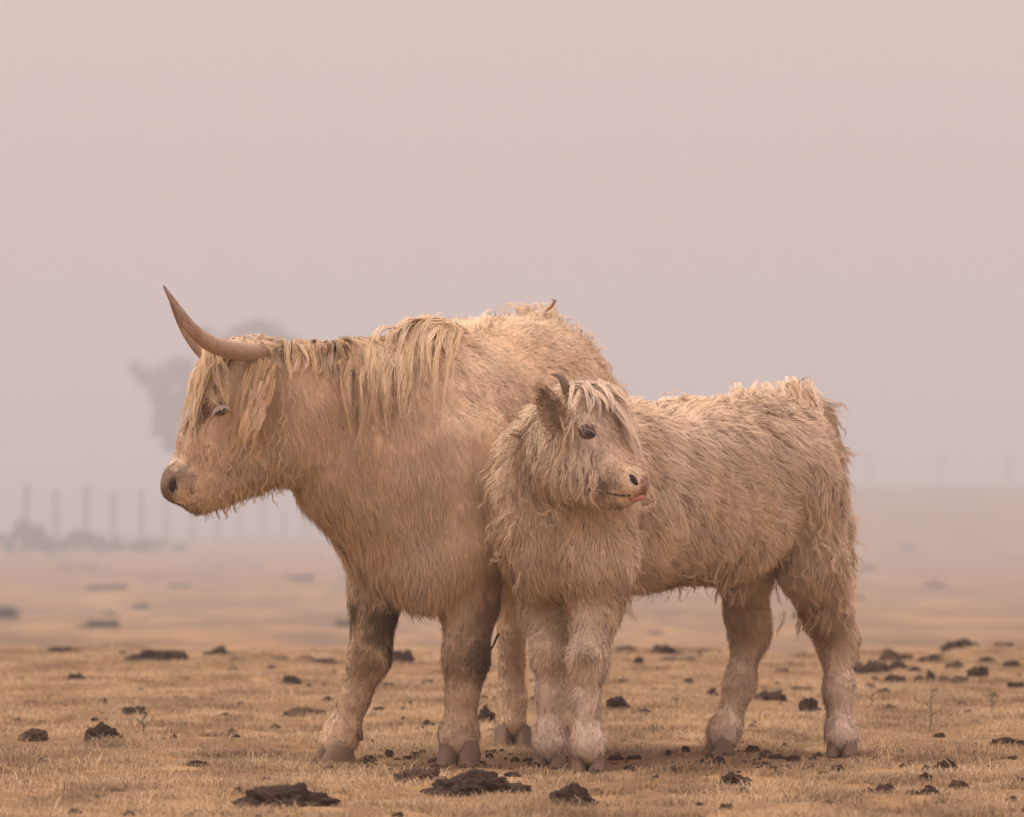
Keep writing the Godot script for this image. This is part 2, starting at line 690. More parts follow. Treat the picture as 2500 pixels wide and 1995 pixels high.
# a cupped ear; `base` and `tip`, `open` is the way the hollow faces
func ear_mesh(base: Vector3, tip: Vector3, open: Vector3, w: float, depth: float, thick: float) -> ArrayMesh:
	var ax := tip - base
	var d := ax.normalized()
	open = (open - d * open.dot(d)).normalized()
	var s := d.cross(open)
	var v := PackedVector3Array()
	var i := PackedInt32Array()
	var nu := 14
	var nw := 12
	for shell in 2:
		for a in nu + 1:
			var u := float(a) / nu
			var ww := w * pow(sin(PI * (0.16 + 0.8 * u)), 0.5) * (0.85 + 0.15 * (1.0 - u))
			for b in nw + 1:
				var q := float(b) / nw * 2.0 - 1.0
				var curl := q * 1.25
				var cup := depth * (1.0 - cos(curl)) * (ww / w)
				var p := base + ax * u + s * sin(curl) * ww / sin(1.25) + open * cup
				var nrm := (open * cos(curl) - s * sin(curl))
				if shell == 1: p -= nrm * thick * (1.0 - 0.9 * absf(q)) * (1.0 - 0.5 * u)
				v.append(p)
		var o := shell * (nu + 1) * (nw + 1)
		for a in nu:
			for b in nw:
				var q := o + a * (nw + 1) + b
				if shell == 0: i.append_array([q, q + 1, q + nw + 1, q + 1, q + nw + 2, q + nw + 1])
				else: i.append_array([q, q + nw + 1, q + 1, q + 1, q + nw + 1, q + nw + 2])
	return arrays(v, smooth_normals(v, i), i)

const COW := Vector3(0.79, 0.645, 0.47)
const COW_WARM := Vector3(0.69, 0.51, 0.32)
const CALF := Vector3(0.84, 0.71, 0.545)
const CALF_WARM := Vector3(0.71, 0.53, 0.34)
const MANE := Vector3(0.77, 0.59, 0.34)
const PALE := Vector3(0.87, 0.76, 0.63)
const HORN := [Vector3(0.47, 0.335, 0.235), Vector3(0.2, 0.125, 0.075)]
const MUD := Vector3(0.16, 0.115, 0.08)
const MUD_LIGHT := Vector3(0.36, 0.25, 0.16)

func build_cow() -> void:
	clear_bones()
	var back := Vector3(0.34, -0.55, -0.76).normalized()
	var down := Vector3(0.12, -1, -0.05)
	var Z := Vector3.ZERO
	# trunk
	bone(Vector3(-0.2282, 0.9412, -0.1200), Vector3(-0.04, 0.95, -0.62), 0.222, 0.278, 0.026, back, 0.2, 0.08)
	bone(Vector3(-0.04, 0.95, -0.62), Vector3(0.055, 1.035, -1.03), 0.278, 0.22, 0.042, back, 0.4, 0.08)
	bone(Vector3(-0.06, 0.76, -0.5), Vector3(0.02, 0.80, -0.92), 0.255, 0.22, 0.06, back, 0.4, 0.08)
	bone(Vector3(-0.2569, 0.6831, -0.0200), Vector3(-0.08, 0.74, -0.45), 0.175, 0.235, 0.04, Vector3(0.3, -1, -0.2), 0.4, 0.08)
	bone(Vector3(-0.2777, 0.7288, 0.0600), Vector3(-0.2509, 0.5592, 0.1000), 0.158, 0.095, 0.045, Vector3(0.15, -1, 0.05), 0.45, 0.07)
	bone(Vector3(-0.3626, 0.5785, 0.0600), Vector3(-0.2245, 0.5269, 0.1200), 0.065, 0.085, 0.055, Vector3(0.2, -1, 0.1), 0.5, 0.06)
	bone(Vector3(-0.1207, 0.8723, 0.0800), Vector3(-0.1205, 0.5853, 0.1000), 0.12, 0.095, 0.024, Vector3(0.3, -1, -0.15), 0.18, 0.08)
	bone(Vector3(-0.2095, 1.1157, -0.2000), Vector3(-0.2282, 1.1331, -0.1200), 0.085, 0.08, 0.05, back, 0.5, 0.08)
	# rump and thighs
	bone(Vector3(-0.07, 0.95, -1.05), Vector3(-0.06, 0.72, -1.02), 0.17, 0.12, 0.06, down, 0.4)
	bone(Vector3(0.17, 0.95, -0.97), Vector3(0.17, 0.72, -0.94), 0.17, 0.12, 0.06, down, 0.4)
	chain([Vector3(-0.06, 0.72, -1.02), Vector3(0.0, 0.45, -1.2), Vector3(0.0, 0.14, -1.13), Vector3(0.003, 0.06, -1.09)], [0.11, 0.046, 0.036, 0.038], [0.03, 0.013, 0.014], Vector3.ZERO, 0.25, 0.04)
	chain([Vector3(0.17, 0.72, -0.94), Vector3(0.19, 0.45, -1.12), Vector3(0.185, 0.14, -1.05), Vector3(0.185, 0.06, -1.01)], [0.11, 0.046, 0.036, 0.038], [0.03, 0.013, 0.014], Vector3.ZERO, 0.25, 0.04)
	# tail
	chain([Vector3(0.11, 1.2, -1.22), Vector3(0.15, 1.1, -1.31), Vector3(0.155, 0.75, -1.33), Vector3(0.15, 0.5, -1.31)], [0.04, 0.03, 0.022, 0.015], [0.05], down, 0.3, 0.03)
	# front legs
	chain([Vector3(-0.3646, 0.6240, -0.0200), Vector3(-0.3773, 0.4666, 0.0000), Vector3(-0.3943, 0.2895, 0.0000), Vector3(-0.4363, 0.1779, 0.0000), Vector3(-0.4714, 0.0799, 0.0100), Vector3(-0.4816, 0.0567, 0.0200)], [0.095, 0.06, 0.05, 0.034, 0.042, 0.042], [0.035, 0.026, 0.013, 0.011, 0.013], Vector3.ZERO, 0.28, 0.045)
	chain([Vector3(-0.1077, 0.5852, 0.0800), Vector3(-0.1170, 0.4544, 0.0600), Vector3(-0.1258, 0.2921, 0.1000), Vector3(-0.1362, 0.1943, 0.1000), Vector3(-0.1453, 0.0836, 0.1000), Vector3(-0.1465, 0.0618, 0.1100)], [0.095, 0.07, 0.054, 0.037, 0.045, 0.046], [0.035, 0.026, 0.013, 0.011, 0.013], Vector3.ZERO, 0.28, 0.045)
	# neck
	bone(Vector3(-0.2985, 0.9915, 0.0000), Vector3(-0.5662, 1.0181, 0.2000), 0.175, 0.118, 0.026, Vector3(0.3, -1, 0.0), 0.17, 0.09)
	bone(Vector3(-0.3241, 0.8140, 0.0300), Vector3(-0.5532, 0.8900, 0.2000), 0.178, 0.11, 0.026, Vector3(0.3, -1, 0.0), 0.17, 0.09)
	bone(Vector3(-0.3626, 0.6896, 0.0600), Vector3(-0.5029, 0.7673, 0.1600), 0.12, 0.075, 0.06, Vector3(0.25, -1, 0.0), 0.4, 0.08)
	# head
	var face := Vector3(-0.35, -0.9, 0.0)
	bone(Vector3(-0.7001, 1.0571, 0.2400), Vector3(-0.7453, 1.0313, 0.2400), 0.098, 0.095, 0.028, face, 0.3, 0.05)
	bone(Vector3(-0.5662, 0.9871, 0.2000), Vector3(-0.7001, 0.9862, 0.2400), 0.11, 0.1, 0.045, Vector3(0.15, -1, 0.0), 0.3, 0.07)
	bone(Vector3(-0.7491, 1.0313, 0.2400), Vector3(-0.8221, 0.8828, 0.2500), 0.09, 0.072, 0.018, face, 0.25, 0.05)
	bone(Vector3(-0.8221, 0.8828, 0.2500), Vector3(-0.8827, 0.7822, 0.2500), 0.072, 0.056, 0.013, face, 0.2, 0.04)
	bone(Vector3(-0.6533, 0.8703, 0.2200), Vector3(-0.7963, 0.7796, 0.2500), 0.098, 0.06, 0.035, Vector3(0.1, -1, 0.0), 0.3, 0.06)
	bone(Vector3(-0.7963, 0.7732, 0.2500), Vector3(-0.8582, 0.7306, 0.2500), 0.055, 0.04, 0.02, Vector3(0.2, -1, 0.0), 0.3, 0.03)
	bone(Vector3(-0.8935, 0.7695, 0.2220), Vector3(-0.8900, 0.7691, 0.2780), 0.048, 0.048, 0.006, face, 0.2, 0.03)
	bone(Vector3(-0.9163, 0.7953, 0.2300), Vector3(-0.9137, 0.7949, 0.2700), 0.021, 0.021, 0.005, face, 0.2, 0.025)
	bone(Vector3(-0.9201, 0.7565, 0.2300), Vector3(-0.9175, 0.7563, 0.2700), 0.028, 0.028, 0.004, face, 0.2, 0.03)
	bone(Vector3(-0.7793, 0.9945, 0.3250), Vector3(-0.8181, 0.9844, 0.3200), 0.02, 0.016, 0.018, face, 0.2, 0.03)
	bone(Vector3(-0.7884, 0.9983, 0.1600), Vector3(-0.8273, 0.9879, 0.1600), 0.02, 0.016, 0.018, face, 0.2, 0.03)

	var eye_n := onto(Vector3(-0.7887, 0.9715, 0.5000), Vector3(0, 0, -1))
	var eye_f := onto(Vector3(-0.8169, 0.9823, 0.0000), Vector3(0, 0, 1))
	var nos_n := onto(Vector3(-0.9179, 0.7650, 0.5000), Vector3(0, 0, -1))
	var nos_f := onto(Vector3(-0.9507, 0.7684, 0.0000), Vector3(0, 0, 1))
	var mouth := onto(Vector3(-0.8584, 0.7118, 0.5000), Vector3(0, 0, -1))
	carve = [[nos_n, Vector3(0.012, 0.019, 0.014)], [nos_f, Vector3(0.012, 0.019, 0.014)], [eye_n, Vector3(0.022, 0.014, 0.012)], [eye_f, Vector3(0.022, 0.014, 0.012)]]

	var nose := Vector3(0.17, 0.125, 0.095)
	var spots := [
		[Vector3(-0.9227, 0.7767, 0.2900), 0.055, nose, 0.9], [Vector3(-0.9279, 0.7773, 0.2100), 0.055, nose, 0.9], [Vector3(-0.8899, 0.7857, 0.3000), 0.05, Vector3(0.26, 0.19, 0.135), 0.75], [Vector3(-0.8962, 0.7865, 0.2000), 0.05, Vector3(0.26, 0.19, 0.135), 0.75],
		[Vector3(-0.9382, 0.7345, 0.2500), 0.03, Vector3(0.34, 0.22, 0.17), 0.7], [Vector3(-0.8737, 0.6893, 0.2500), 0.05, Vector3(0.22, 0.15, 0.1), 0.7],
		[Vector3(-0.8437, 0.9818, 0.3200), 0.045, Vector3(0.26, 0.18, 0.12), 0.85], [Vector3(-0.8604, 0.9360, 0.3000), 0.035, Vector3(0.2, 0.14, 0.1), 0.8], [Vector3(-0.7983, 0.9752, 0.3300), 0.034, Vector3(0.34, 0.23, 0.16), 0.8],
		[Vector3(-0.3641, 0.4010, 0.0000), 0.11, MUD, 0.85], [Vector3(-0.3445, 0.4797, 0.0000), 0.07, MUD, 0.8], [Vector3(-0.4021, 0.2777, 0.0500), 0.06, MUD_LIGHT, 0.85], [Vector3(-0.3576, 0.3223, 0.0000), 0.06, MUD, 0.85],
		[Vector3(-0.1201, 0.3103, 0.1500), 0.08, MUD_LIGHT, 0.9], [Vector3(-0.0904, 0.2929, 0.1300), 0.065, MUD, 0.9], [Vector3(-0.0489, 0.4029, 0.1000), 0.09, MUD_LIGHT, 0.8], [Vector3(-0.0619, 0.5592, 0.1000), 0.08, MUD_LIGHT, 0.5],
		[Vector3(-0.0035, 0.2389, -1.1200), 0.13, MUD_LIGHT, 0.45], [Vector3(-0.4878, 0.0611, 0.0300), 0.04, PALE, 0.4], [Vector3(-0.4429, 0.1648, 0.0000), 0.1, Vector3(0.5, 0.37, 0.24), 0.6], [Vector3(-0.1399, 0.1820, 0.1200), 0.11, Vector3(0.5, 0.37, 0.24), 0.65], [Vector3(-0.1463, 0.0783, 0.1300), 0.05, Vector3(0.42, 0.31, 0.21), 0.6],
		[Vector3(-0.2700, 0.4553, 0.1200), 0.06, MUD_LIGHT, 0.5], [Vector3(0.0854, 1.1278, -0.6000), 0.1, MUD_LIGHT, 0.25],
		[Vector3(-0.6636, 1.0098, 0.3300), 0.05, COW_WARM, 0.8], [Vector3(-0.1949, 1.2051, -0.1000), 0.12, COW_WARM, 0.55], [Vector3(-0.4138, 1.1457, 0.1000), 0.1, COW_WARM, 0.5],
	]
	var paint := func(p: Vector3) -> Vector3:
		var base := COW.lerp(COW_WARM, clampf(0.28 + 0.75 * noise.get_noise_3dv(p * 3.1), 0.0, 1.0))
		return spot_paint(p, base, spots)
	var body := surface(Vector3(-0.636, 0.02, -1.42), Vector3(0.42, 1.34, 0.42), 0.0135)
	var head := surface(Vector3(-1.0, 0.62, 0.0), Vector3(-0.623, 1.28, 0.48), 0.0075)
	var hide := hide_mesh([body, head], paint)

	var root := thing("cow", Vector3(-0.1, 0, -0.45), "large shaggy cream cow with long upswept horns, standing behind the calf", "cow")
	wpart("body", arrays(hide[0], hide[1], hide[2], hide[3]), M.hide, root)
	hair_start(2000000)
	var bare := [[eye_n, 0.026], [eye_f, 0.026], [nos_n, 0.013], [nos_f, 0.013]]
	coat(hide[0], hide[1], hide[2], 10200.0, 10, 0.012, 0.34, 0.00065, paint, bare, 0.12, 0.08)
	var fur := wpart("coat", hair_mesh(), M.hair, root)
	tag(fur, "", "", "", "stuff")

	# mane: long locks that fall from the crest of the neck to the near side
	hair_start(120000)
	var crest := [Vector3(-0.6300, 1.1520, 0.2200), Vector3(-0.5540, 1.1612, 0.1800), Vector3(-0.4516, 1.1547, 0.1400), Vector3(-0.3626, 1.1705, 0.0600), Vector3(-0.2858, 1.1982, -0.0200), Vector3(-0.2081, 1.2144, -0.1000), Vector3(-0.1364, 1.2247, -0.2000)]
	for k in 110:
		var u := rnd(0.0, 1.0) if k < 34 else rnd(0.26, 0.98)
		var r := curve_points(crest, 40)[int(u * 40)] + Vector3(rnd(-0.01, 0.01), 0, rnd(-0.03, 0.04))
		r = onto_or(r + Vector3(0, 0.15, 0), Vector3(0, -1, 0), r) + Vector3(0, rnd(0.0, 0.02), 0)
		var long := rnd(0.06, 0.11)
		if u > 0.32 and u < 0.92: long = rnd(0.09, 0.2) if rng.randf() < 0.55 else rnd(0.2, 0.3)
		var sweep := rnd(-0.09, 0.0) if u > 0.6 else rnd(-0.02, 0.07)
		var g := [r, r + Vector3(sweep * 0.6, 0.008 - long * 0.1, 0.08), r + Vector3(sweep * 0.9, -long * 0.5, 0.2), r + Vector3(sweep + rnd(-0.03, 0.02), -long, 0.24)]
		for q in range(1, 4):
			g[q] = onto_or(g[q] + Vector3(0, 0, 0.3), Vector3(0, 0, -1), g[q]) + Vector3(0, 0, rnd(0.02, 0.05))
		lock(g, rnd(0.008, 0.017), 20, 0.001, COW.lerp(MANE, rnd(0.1, 1.0)).lerp(COW_WARM, rnd(0.0, 0.6)) * rnd(0.84, 1.0), 0.009, 0.018)
	for k in 34:   # loose wisps along the top line
		var u := rng.randf()
		var r := curve_points(crest, 40)[int(u * 40)] + Vector3(0, 0, rnd(-0.02, 0.03))
		r = onto_or(r + Vector3(0, 0.15, 0), Vector3(0, -1, 0), r) + Vector3(0, 0.004, 0)
		var g := [r, r + Vector3(rnd(-0.02, 0.04), 0.012, 0.01), r + Vector3(rnd(0.03, 0.07), rnd(0.0, 0.015), 0.02), r + Vector3(rnd(0.06, 0.1), rnd(-0.04, -0.01), 0.03)]
		lock(g, 0.008, 7, 0.001, COW.lerp(MANE, rnd(0.3, 1.0)), 0.008, 0.006)
	tag(wpart("mane", hair_mesh(), M.hair, root), "long straw-coloured locks hanging from the neck", "", "", "stuff")

	# forelock over the brow, and long strands down the cheek
	hair_start(60000)
	for k in 100:
		var r := Vector3(-0.7388, 1.1514, 0.2400) + Vector3(rnd(-0.05, 0.03), rnd(-0.03, 0.0), rnd(-0.07, 0.09))
		var tx := rnd(388, 500)
		var ty := rnd(830, 990) if tx < 425 else rnd(790, 868)
		var tip := Vector3((tx - 1077.5) / 775.5, 0.67 + (1095 - ty) / 775.5, 0.25 + (r.z - 0.24) * 0.9 + rnd(0.0, 0.05))
		var m1 := r.lerp(tip, 0.33) + Vector3(-0.035, 0.03, (r.z - 0.24) * 0.3)
		var m2 := r.lerp(tip, 0.7) + Vector3(-0.022, 0.012, 0.01)
		lock([r, m1, m2, tip], 0.011, 14, 0.0009, COW.lerp(MANE, rnd(0.0, 0.8)), 0.008, 0.02)
	for k in 20:
		var r := Vector3(-0.6776, 1.0884, 0.3600) + Vector3(rnd(-0.03, 0.03), rnd(-0.02, 0.02), rnd(-0.01, 0.02))
		var tip := Vector3(-0.7774, 0.8108, 0.3600) + Vector3(rnd(-0.05, 0.06), rnd(-0.03, 0.1), 0)
		lock([r, r.lerp(tip, 0.3) + Vector3(0.0, 0.0, 0.03), r.lerp(tip, 0.7) + Vector3(0.022, -0.01, 0.02), tip], 0.007, 8, 0.001, COW.lerp(MANE, rnd(0.1, 0.8)) * 1.05, 0.006, 0.03)
	for k in 26:   # poll
		var r := Vector3(-0.7195, 1.1591, 0.2400) + Vector3(rnd(-0.05, 0.06), 0, rnd(-0.07, 0.07))
		r = onto_or(r + Vector3(0, 0.15, 0), Vector3(0, -1, 0), r) + Vector3(0, rnd(0.0, 0.01), 0)
		lock([r, r + Vector3(rnd(-0.01, 0.03), 0.013, 0), r + Vector3(rnd(0.01, 0.05), 0.01, rnd(-0.01, 0.03)), r + Vector3(rnd(0.04, 0.12), rnd(-0.03, 0.01), rnd(-0.02, 0.05))], 0.01, 9, 0.001, COW.lerp(COW_WARM, rnd(0.3, 0.9)), 0.006, 0.008)
	tag(wpart("forelock", hair_mesh(), M.hair, root), "", "", "", "stuff")

	hair_start(30000)
	var cheek := 0
	while cheek < 90:
		var q: int = rng.randi() % int(hide[0].size())
		var p: Vector3 = hide[0][q]
		if p.x > -0.56 or p.y < 0.72 or p.y > 1.05 or hide[1][q].z < 0.2 or p.x < -0.86 or p.distance_to(eye_n) < 0.06: continue
		cheek += 1
		var l := rnd(0.04, 0.075)
		lock([p, p + Vector3(0.004, -l * 0.35, 0.016), p + Vector3(rnd(-0.01, 0.015), -l * 0.7, 0.018), p + Vector3(rnd(-0.02, 0.03), -l, 0.012)], 0.007, 6, 0.0008, COW.lerp(COW_WARM, rnd(0.0, 0.6)), 0.005, 0.012)
	tag(wpart("cheek_hair", hair_mesh(), M.hair, root), "", "", "", "stuff")

	# hanging hair: chin, throat, brisket, belly, rump and tail
	hair_start(60000)
	for k in 60:
		var u := rng.randf()
		var r := curve_points([Vector3(-0.8350, 0.7048, 0.2500), Vector3(-0.7189, 0.7280, 0.2500), Vector3(-0.6171, 0.7695, 0.2200), Vector3(-0.5036, 0.6830, 0.1400), Vector3(-0.4724, 0.5983, 0.1000), Vector3(-0.4470, 0.5330, 0.0800)], 30)[int(u * 30)] + Vector3(0, 0, rnd(-0.06, 0.06))
		r = onto_or(r + Vector3(0, -0.2, 0), Vector3(0, 1, 0), r + Vector3(0, 0.02, 0))
		var l := rnd(0.025, 0.05)
		lock([r, r + Vector3(0.004, -l * 0.5, 0), r + Vector3(rnd(0, 0.012), -l * 0.8, 0), r + Vector3(rnd(-0.005, 0.02), -l, 0)], 0.006, 5, 0.0009, COW, 0.003, 0.0)
	for k in 50:
		var r := Vector3(-0.2704, 0.4680, 0.1000) + Vector3(rnd(-0.12, 0.11), 0, rnd(-0.05, 0.05))
		r = onto_or(r - Vector3(0, 0.2, 0), Vector3(0, 1, 0), r)
		var l := rnd(0.03, 0.07)
		lock([r, r + Vector3(0.0, -l * 0.4, 0.01), r + Vector3(rnd(-0.01, 0.02), -l * 0.75, 0.01), r + Vector3(rnd(-0.02, 0.03), -l, 0.01)], 0.008, 5, 0.0009, COW * 0.9, 0.005, 0.0)
	for k in 70:
		var u := rng.randf()
		var r := curve_points([Vector3(-0.1172, 1.2366, -0.3000), Vector3(0.0034, 1.2752, -0.7000), Vector3(0.0877, 1.2970, -1.0000), Vector3(0.1724, 1.2540, -1.0500), Vector3(0.2560, 1.1539, -1.0000)], 30)[int(u * 30)] + Vector3(0, 0, rnd(-0.05, 0.05))
		r = onto_or(r + Vector3(0, 0.15, 0), Vector3(0, -1, 0), r)
		var l := rnd(0.03, 0.065)
		lock([r, r + Vector3(rnd(0.0, 0.02), l * 0.3, 0), r + Vector3(rnd(0.0, 0.03), l * 0.6, 0.01), r + Vector3(rnd(0.01, 0.07), l * rnd(0.3, 0.8), 0.01)], 0.01, 6, 0.001, COW.lerp(COW_WARM, 0.2), 0.006, 0.0, Vector3(0.2, 0.8, 0.5))
	for k in 34:   # tuft at the tail head
		var r := Vector3(0.0882, 1.2813, -1.1000) + Vector3(rnd(-0.07, 0.05), rnd(-0.02, 0.0), rnd(-0.04, 0.04))
		lock([r, r + Vector3(-0.01, 0.02, 0), r + Vector3(rnd(-0.04, 0.0), 0.035, 0), r + Vector3(rnd(-0.07, 0.02), rnd(0.025, 0.05), 0)], 0.008, 7, 0.001, COW.lerp(COW_WARM, 0.2), 0.005, 0.0, Vector3(0, 0.8, 0.5))
	for k in 26:   # tail switch
		var r := Vector3(0.15, 0.52, -1.31) + rvec() * 0.012
		lock([r, r + Vector3(rnd(-0.02, 0.02), -0.1, 0.02), r + Vector3(rnd(-0.05, 0.02), -0.2, 0.02), r + Vector3(rnd(-0.09, 0.02), rnd(-0.3, -0.22), 0.02)], 0.012, 9, 0.0012, COW.lerp(MUD_LIGHT, 0.4), 0.012, 0.0)
	for k in 3:    # a dark muddy strand behind the near foreleg
		var r := Vector3(-0.0403, 0.3529, -0.1000) + rvec() * 0.004
		lock([r, Vector3(-0.0548, 0.3172, -0.1000), Vector3(-0.0707, 0.2934, -0.1000), Vector3(-0.0760, 0.2472, -0.1000) + rvec() * 0.004], 0.003, 6, 0.0012, MUD, 0.002, 0.0)
	tag(wpart("hanging_hair", hair_mesh(), M.hair, root), "", "", "", "stuff")

	hair_start(60000)
	var got := 0
	while got < 200:
		var q: int = rng.randi() % int(hide[0].size())
		var p: Vector3 = hide[0][q]
		var nn: Vector3 = hide[1][q]
		if nn.z < -0.3 or p.y < 0.75 or p.z > -0.35: continue
		got += 1
		var fl := (back * 0.9 + Vector3(rnd(-0.6, 0.6), rnd(-0.5, 0.5), rnd(-0.3, 0.3)))
		fl = (fl - nn * fl.dot(nn)).normalized()
		var l := rnd(0.05, 0.09)
		lock([p, p + fl * l * 0.35 + nn * 0.022, p + fl * l * 0.7 + nn * 0.028, p + fl * l + nn * 0.022 - Vector3(0, 0.012, 0)], 0.01, 7, 0.0009, COW.lerp(COW_WARM, rnd(0.0, 0.5)) * rnd(0.95, 1.1), 0.008, 0.015)
	tag(wpart("matted_wisps", hair_mesh(), M.hair, root), "", "", "", "stuff")

	# horns
	wpart("horn", tube(curve_points([Vector3(-0.6779, 1.1172, 0.3000), Vector3(-0.7006, 1.1217, 0.3600), Vector3(-0.7450, 1.1242, 0.4400), Vector3(-0.8077, 1.1426, 0.5000), Vector3(-0.8571, 1.1849, 0.5200), Vector3(-0.8983, 1.2435, 0.5100), Vector3(-0.9319, 1.2968, 0.4800)], 48), [0.0255, 0.0262, 0.0248, 0.0218, 0.0168, 0.0102, 0.002], 24, 0.06, HORN, 0.022), M.horn, root)
	wpart("horn", tube(curve_points([Vector3(-0.6896, 1.1116, 0.1900), Vector3(-0.7190, 1.1034, 0.1200), Vector3(-0.7733, 1.0982, 0.0300), Vector3(-0.8383, 1.1210, -0.0300), Vector3(-0.8947, 1.1822, -0.0500), Vector3(-0.9310, 1.2490, -0.0400), Vector3(-0.9533, 1.3007, -0.0200)], 48), [0.0255, 0.0262, 0.0248, 0.0218, 0.0168, 0.0102, 0.002], 24, 0.06, HORN, 0.022), M.horn, root)
	hair_start(20000)
	for s in [1.0, -1.0]:   # hair round the horn bases
		for k in 30:
			var an := rnd(0, TAU)
			var r := Vector3(-0.6779, 1.1176, 0.2450) + Vector3(rnd(-0.005, 0.012), sin(an) * 0.03, 0.075 * s + cos(an) * 0.02)
			lock([r, r + Vector3(-0.012, sin(an) * 0.012, 0.02 * s), r + Vector3(-0.018, sin(an) * 0.01 - 0.01, 0.035 * s), r + Vector3(rnd(-0.04, -0.01), rnd(-0.045, -0.01), 0.045 * s)], 0.007, 7, 0.0009, COW.lerp(MANE, rnd(0, 1)), 0.004, 0.0)
	tag(wpart("poll_hair", hair_mesh(), M.hair, root), "", "", "", "stuff")
	# ears, hanging and hairy
	for s in [1.0, -1.0]:
		var eb := Vector3(-0.6547, 1.0867, 0.2450) + Vector3(0, 0, 0.105 * s)
		var et := Vector3(-0.6991, 0.9406, 0.2600) + Vector3(0, 0, 0.155 * s)
		var ear := wpart("ear", ear_mesh(eb, et, Vector3(-0.6, 0.0, s), 0.036, 0.03, 0.012), M.ear_warm, root)
		hair_start(9000)
		for k in 40:
			var u := rnd(0.0, 0.95)
			var r := eb.lerp(et, u) + Vector3(rnd(-0.02, 0.03), rnd(-0.01, 0.01), 0.022 * s)
			var l := rnd(0.05, 0.1)
			lock([r, r + Vector3(-0.006, -l * 0.4, 0.018 * s), r + Vector3(-0.015, -l * 0.75, 0.02 * s), r + Vector3(rnd(-0.035, 0.0), -l, 0.016 * s)], 0.009, 8, 0.001, Vector3(0.65, 0.46, 0.26).lerp(COW, rnd(0.0, 0.6)), 0.004, 0.0, Vector3(0.1, 0.35, s))
		var eh := inst("ear_hair", hair_mesh(), M.hair, ear)
		eh.set_meta("kind", "stuff")
	# eyes and nostrils
	eye(root, eye_n, outward(eye_n + Vector3(0, 0, 0.02)), Vector3(-0.8, -0.45, 0), 0.02, M.eye, M.lid_dark, M.iris_dark, 0.02, Vector3(0.84, 0.75, 0.7), 0.85)
	eye(root, eye_f, outward(eye_f - Vector3(0, 0, 0.02)), Vector3(-0.8, -0.45, 0), 0.02, M.eye, M.lid_dark, M.iris_dark, 0.02, Vector3(0.84, 0.75, 0.7), 0.85)
	wpart("nostril", blob(nos_n - outward(nos_n) * 0.0105, Vector3(0.0125, 0.0195, 0.012)), M.nostril, root)
	wpart("nostril", blob(nos_f - outward(nos_f) * 0.0105, Vector3(0.0125, 0.0195, 0.012)), M.nostril, root)
	# mouth line
	var lips := PackedVector3Array()
	for q in [[352, 1047], [368, 1058], [388, 1064], [408, 1062], [428, 1052]]:
		var h := Vector3((q[0] - 1077.5) / 775.5, 0.67 + (1095 - q[1]) / 775.5, 0.5)
		lips.append(onto(h, Vector3(0, 0, -1)))
	wpart("mouth", tube(curve_points(Array(lips), 14), [0.001, 0.0022, 0.0022, 0.001], 6), M.nostril, root)
	# hooves
	hoof(root, Vector3(-0.487, 0, 0.045), Vector3(-0.86, 0, 0.5), 0.125, 0.062, 0.066, 0.12, M.hoof)
	hoof(root, Vector3(-0.147, 0, 0.14), Vector3(-0.2, 0, 1), 0.11, 0.072, 0.068, 0.08, M.hoof)
	hoof(root, Vector3(0.003, 0, -1.07), Vector3(0.05, 0, 1), 0.105, 0.068, 0.066, 0.08, M.hoof)
	hoof(root, Vector3(0.185, 0, -0.99), Vector3(0.05, 0, 1), 0.105, 0.068, 0.066, 0.08, M.hoof)

